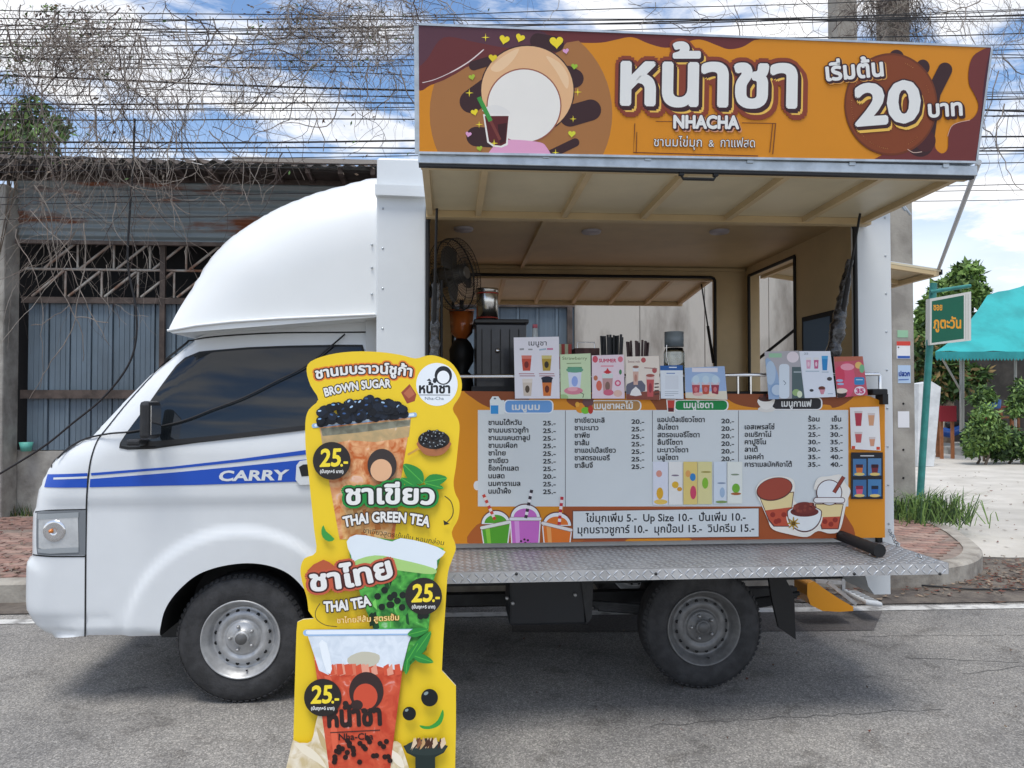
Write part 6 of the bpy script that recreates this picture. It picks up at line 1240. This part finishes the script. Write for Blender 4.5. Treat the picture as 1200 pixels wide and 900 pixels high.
swarm(30, (0, 110), (150, 300), (.6, 1.7), wob=.5); swarm(14, (110, 190), (200, 320), (.4, .9), wob=.7); swarm(10, (270, 345), (160, 200), (.3, .7), wob=.9)
swarm(45, (480, 990), (-20, 30), (.2, .8), wob=1.7, drift=1.4); swarm(60, (1085, 1220), (-15, 40), (.2, .9), wob=1.4); swarm(26, (1150, 1215), (40, 150), (.3, 1.1), wob=1.1); swarm(22, (860, 1000), (-20, 30), (.2, .8), wob=1.5)
VB.build('dead_vines', VM, None, fix=False, kind='stuff')
PV = MB(); VB = PV
swarm(330, (1012, 1086), (-70, 22), (.2, .8), wob=1.6, Y=4.1); swarm(200, (1010, 1080), (-70, 40), (.3, .9), wob=.6, Y=4.15); swarm(50, (985, 1006), (-60, 20), (.2, .6), wob=1.2, Y=5.4)
PV.build('pole_vines', VM, None, fix=False, kind='stuff')
# =================================================================== FOLIAGE
GREEN = [mat('leaf_mid', (.075, .15, .035), .6, var=.35, scale=2), mat('leaf_light', (.16, .26, .06), .6, var=.3, scale=2), mat('leaf_dark', (.030, .070, .020), .6, var=.3, scale=2), mat('leaf_dry', (.22, .15, .06), .8, var=.3, scale=3)]
def leaves(n, blobs, size, seed, mix_=(.45, .25, .3, 0), droop=.3, aspect=.42):
    g = np.random.default_rng(seed); b = MB(); w = np.array([x[3]*x[4]*x[5] for x in blobs])**.67; w /= w.sum(); V = []; Fc = []; M_ = []
    for k in range(n):
        c = blobs[g.choice(len(blobs), p=w)]; d = g.normal(size=3); d /= np.linalg.norm(d); rr = g.uniform(.55, 1.04)**.6
        p = np.array(c[:3])+d*rr*np.array(c[3:6]); nrm = d*.6+g.normal(size=3)*.6; nrm /= np.linalg.norm(nrm); t = np.cross(nrm, g.normal(size=3)); t /= np.linalg.norm(t); t[2] -= droop; t /= np.linalg.norm(t); s_ = np.cross(nrm, t); L_ = size*g.uniform(.6, 1.35); i = len(V)
        V += [p, p+t*L_*.5+s_*L_*aspect*.5, p+t*L_, p+t*L_*.5-s_*L_*aspect*.5]; Fc.append((i, i+1, i+2, i+3)); M_.append(int(g.choice(4, p=mix_)))
    b.v = [tuple(v) for v in V]; b.f = Fc; b.m = M_; b.sm = [False]*len(Fc); return b
def tree(base, blobs, n, size, label, seed, mix_=(.45, .25, .3, 0), trunk_r=.12, cat='tree', name='tree', group=None):
    bx = Vector(base); o = thing(name, label, cat, base, group); leaves(n, blobs, size, seed, mix_).build('crown', GREEN, o, fix=False); q = MB(); rr = random.Random(seed)
    ctr = Vector((sum(c[0] for c in blobs)/len(blobs), sum(c[1] for c in blobs)/len(blobs), sum(c[2] for c in blobs)/len(blobs)))
    mid = bx.lerp(ctr, .55)+Vector((rr.uniform(-.1, .1), 0, 0)); q.tube([bx, bx.lerp(mid, .5)+Vector((.04, 0, 0)), mid], [trunk_r, trunk_r*.8, trunk_r*.6], 8)
    BK = mat('bark', (.13, .10, .075), .95, var=.35, scale=8, bump=.5, bscale=30); q.build('trunk', BK, o)
    for c in blobs:
        q = MB(); e = Vector(c[:3]); q.tube([mid, mid.lerp(e, .5)+Vector((rr.uniform(-.1, .1), 0, .08)), e], [trunk_r*.5, trunk_r*.33, trunk_r*.12], 6); q.build('limb', BK, o)
    return o
def blob(u, v, Y, ru, rv_, ry=None): p = at(u, v, Y); s_ = (Y-CAM.y)/FPX; return (p.x, p.y, p.z, ru*s_, (ry or ru)*s_, rv_*s_)
p = at(40, 200, 9.5); tree((p.x, 9.5, 0), [blob(12, 150, 9.5, 24, 16), blob(38, 132, 9.5, 18, 18), blob(62, 150, 9.5, 18, 14), blob(30, 165, 9.4, 34, 14), blob(8, 172, 9.5, 20, 20)], 1500, .15, 'leafy green tree rising behind the left end of the roof', 3)
p = at(20, 100, 3.4); tree((at(14, 400, 5.2).x, 4.6, .15), [blob(20, 60, 3.6, 18, 10), blob(8, 88, 3.6, 12, 16), blob(60, 12, 3.6, 12, 6)], 160, .05, 'thin creeper with sparse small green leaves at the upper left', 8, (.3, .4, .1, .2), .012, 'creeper', 'creeper')
p = at(1110, 500, 17); tree((p.x, 17, 0), [blob(1132, 322, 17, 17, 15), blob(1112, 345, 17, 24, 20), blob(1095, 370, 17, 20, 22), blob(1140, 345, 17, 16, 14), blob(1085, 400, 17, 18, 26), blob(1118, 385, 17.5, 28, 24)], 8500, .21, 'tall feathery green tree behind the hanging street sign', 5, (.35, .60, .05, 0), .14)
p = at(1085, 500, 15.5); tree((p.x, 15.5, 0), [blob(1080, 420, 15.5, 16, 26), blob(1090, 450, 15.5, 18, 24), blob(1108, 430, 15.5, 20, 16), blob(1118, 452, 15.5, 16, 16), blob(1142, 440, 15.8, 16, 12)], 3000, .22, 'dark mixed bush with dry brown leaves below the street sign', 6, (.25, .15, .4, .2), .08, 'bush', 'bush')
p = at(1290, 500, 22); tree((p.x, 24, 0), [blob(1230, 430, 24, 60, 50), blob(1320, 400, 24, 60, 60)], 2500, .4, 'distant green trees seen past the shop', 9, (.4, .2, .4, 0), .2)
for i, (u, v, ru, rvv, Y, n_, lab, mixx) in enumerate(((1154, 500, 26, 36, 11.8, 1500, 'bright green feathery shrub at the left of the shop front', (.4, .5, .1, 0)), (1152, 462, 16, 14, 12.6, 400, 'small green potted shrub hanging leaves beside the shop pole', (.5, .3, .2, 0)), (1182, 518, 26, 24, 12.0, 1200, 'dark green bushy plant before the orange table', (.4, .1, .5, 0)), (1198, 465, 18, 28, 12.3, 900, 'leafy plant with long fronds at the right picture edge', (.45, .35, .2, 0)), (1145, 522, 14, 14, 12.0, 500, 'low yellow green shrub beside the motorbike', (.3, .6, .1, 0)), (1210, 520, 20, 24, 11.8, 600, 'dense low shrub at the right picture edge', (.4, .2, .4, 0)))):
    p = at(u, v, Y); tree((p.x, Y, .012), [blob(u, v, Y, ru*.7, rvv*.8), blob(u-ru*.5, v+rvv*.4, Y, ru*.5, rvv*.5), blob(u+ru*.5, v+rvv*.2, Y, ru*.5, rvv*.5)], int(n_*1.7), .115, lab, 20+i, mixx, .03, 'shrub', 'shrub')
# grass tuft at the pole foot
g = MB(); gb = gz(1078, 603, .15)
for k in range(520):
    x = gb.x+rv.gauss(-.12, .24); y = gb.y-.25+rv.gauss(0, .22); hgt = rv.uniform(.10, .38); dx, dy = rv.gauss(.03, .13), rv.gauss(-.03, .10); w_ = rv.uniform(.004, .009)
    g.add([(x-w_, y, .13), (x+w_, y, .13), (x+dx*.5+w_*.8, y+dy*.5, .15+hgt*.65), (x+dx*.5-w_*.8, y+dy*.5, .15+hgt*.65), (x+dx*1.6, y+dy*1.6, .15+hgt*rv.uniform(.6, 1))], [(0, 1, 2, 3), (3, 2, 4)], rv.choice((0, 1, 1, 2)))
g.build('grass', GREEN, None, fix=False, kind='stuff')
g = MB()
for k in range(260):
    p = gz(rv.uniform(0, 38), rv.uniform(596, 604), .15); hgt = rv.uniform(.03, .14); g.add([(p.x-.006, p.y, .13), (p.x+.006, p.y, .13), (p.x+rv.gauss(0, .05), p.y-.02, .15+hgt)], [(0, 1, 2)], rv.choice((0, 2, 2, 3)))
g.build('weeds', GREEN, None, fix=False, kind='stuff')
# fallen leaves
LM = [mat('dead_leaf_brown', (.13, .075, .05), .8, var=.4, scale=8), mat('dead_leaf_tan', (.27, .20, .14), .8, var=.3, scale=8), mat('dead_leaf_red', (.15, .05, .035), .8), mat('dead_leaf_grey', (.24, .20, .16), .9)]
g = MB()
def dead(x, y, z, L_):
    a = rv.uniform(0, 6.28); c, s_ = math.cos(a)*L_/2, math.sin(a)*L_/2; w_ = rv.uniform(.3, .5); t1, t2 = rv.uniform(.002, .018), rv.uniform(.002, .018)
    g.add([(x-c, y-s_, z+t1), (x+s_*w_, y-c*w_, z+.003), (x+c, y+s_, z+t2), (x-s_*w_, y+c*w_, z+.006)], [(0, 1, 2), (0, 2, 3)], rv.choice((0, 0, 1, 2, 3)))
for k in range(800):
    u = 1000+rv.random()**.8*230; v = rv.gauss(676-(u-1100)*.02, 13)
    if v > 707 or v < 640: continue
    p = gz(u, v, .012)
    if inside(kpoly, np.array([p.x]), np.array([p.y+.14]))[0] or p.y < 1.55: continue
    dead(p.x, p.y, .012, rv.uniform(.02, .065))
for k in range(320):
    u = rv.uniform(780, 1010); v = rv.gauss(692, 6)
    if v > 708: continue
    p = gz(u, v, .01); 
    if p.y < 1.95: dead(p.x, p.y, .012, rv.uniform(.02, .07))
for k in range(110):
    p = gz(rv.uniform(1090, 1210), rv.uniform(540, 660), .014)
    if p.x > 6.2: dead(p.x, p.y, .015, rv.uniform(.02, .06))
for k in range(60):
    p = gz(rv.uniform(0, 40), rv.uniform(604, 676), .15); dead(p.x, p.y, .153, rv.uniform(.02, .06))
for k in range(40):
    p = gz(rv.uniform(560, 1200), rv.uniform(716, 880), 0); dead(p.x, p.y, .003, rv.uniform(.008, .02))
for u, v in ((1170, 706), (1030, 703), (1037, 692)): p = gz(u, v, .012); dead(p.x, p.y, .012, .10)
g.build('fallen_leaves', LM, None, fix=False, kind='stuff')
# small potted decoration by the warehouse
p = at(32, 515, FY-.1); q = MB(); q.lathe([(.0, 0), (.05, 0), (.07, .1), (0, .1)], (p.x, FY-.12, at(32, 528, FY).z), 'z', 10); tagm(q, 'paint_tin', mat('turquoise_tin', (.12, .45, .38), .5), 'small turquoise tin standing at the foot of the blue sheets', 'tin')
# rivets and sealant on the box, door hinges
for x, z0, z1, n in ((X0+.03, .8, ZL-.06, 9), (X1-.03, .8, ZL-.06, 9)):
    for k in range(n):
        q = MB(); q.lathe([(0, -.003), (.005, -.0025), (.006, .001)], (x, 0, z0+(z1-z0)*k/(n-1)), 'y', 8); q.build('rivet', ALU, TR)
for u, v in ((1052, 235), (1058, 240)): p = at(u, v, .03); q = MB(); q.tube([p, p+Vector((.04, 0, -.05))], .006, 6); q.build('hatch_catch', ALU, TR)
# small sticker reflector on mudflap bracket, tank cap
# thin sealed cracks wandering over the asphalt
rc_ = random.Random(5); CK_ = MB()
for u, v, dx, dy, n in ((1010, 745, .055, -.004, 26), (1060, 770, .05, -.012, 22), (760, 850, .06, .003, 24), (1130, 790, .045, .01, 20)):
    p = gz(u, v, .0015); pts = []
    for k in range(n): pts.append((p.x+dx*k+rc_.gauss(0, .006), p.y+dy*k+rc_.gauss(0, .008)))
    for i in range(n-1):
        w = .0016+.0016*rc_.random(); a, c = pts[i], pts[i+1]; CK_.add([(a[0], a[1]-w, .0015), (c[0], c[1]-w, .0015), (c[0], c[1]+w, .0015), (a[0], a[1]+w, .0015)], [(0, 1, 2, 3)])
ck = CK_.build('cracks', mat('crack_tar', (.10, .097, .092), .9), road, fix=False); ck['kind'] = 'stuff'
# dry leaf litter caught in the vines, and ripped paper strips on the wall
VL = MB()
for k in range(900):
    u = rv.choice((rv.gauss(85, 45), rv.gauss(85, 45), rv.gauss(410, 50), rv.uniform(0, 480))); v = rv.uniform(5, 90) if rv.random() < .8 else rv.uniform(90, 210); p = at(u, v, 3.1+rv.uniform(-.2, .5)); a = rv.uniform(0, 6.28); L_ = rv.uniform(.02, .055); d = Vector((math.cos(a), rv.uniform(-.5, .5), math.sin(a))).normalized(); s_ = d.cross(Vector((rv.uniform(-1, 1), rv.uniform(-1, 1), .3))).normalized()
    VL.add([p-d*L_/2, p+s_*L_*.2, p+d*L_/2, p-s_*L_*.2], [(0, 1, 2, 3)], rv.choice((0, 1, 3, 4)))
VL.build('vine_leaves', LM+[GREEN[0]], None, fix=False, kind='stuff')
# far wood beyond the shop and warehouse
FW_ = leaves(9000, [(x, 62+5*math.sin(x*.7), 2.2, 5.5, 3, 3.4+1.4*math.sin(x*.37)) for x in range(-90, 130, 7)], 1.3, 77, (.35, .2, .45, 0), .2, .6)
FW_.build('distant_wood', GREEN, None, fix=False, kind='stuff')
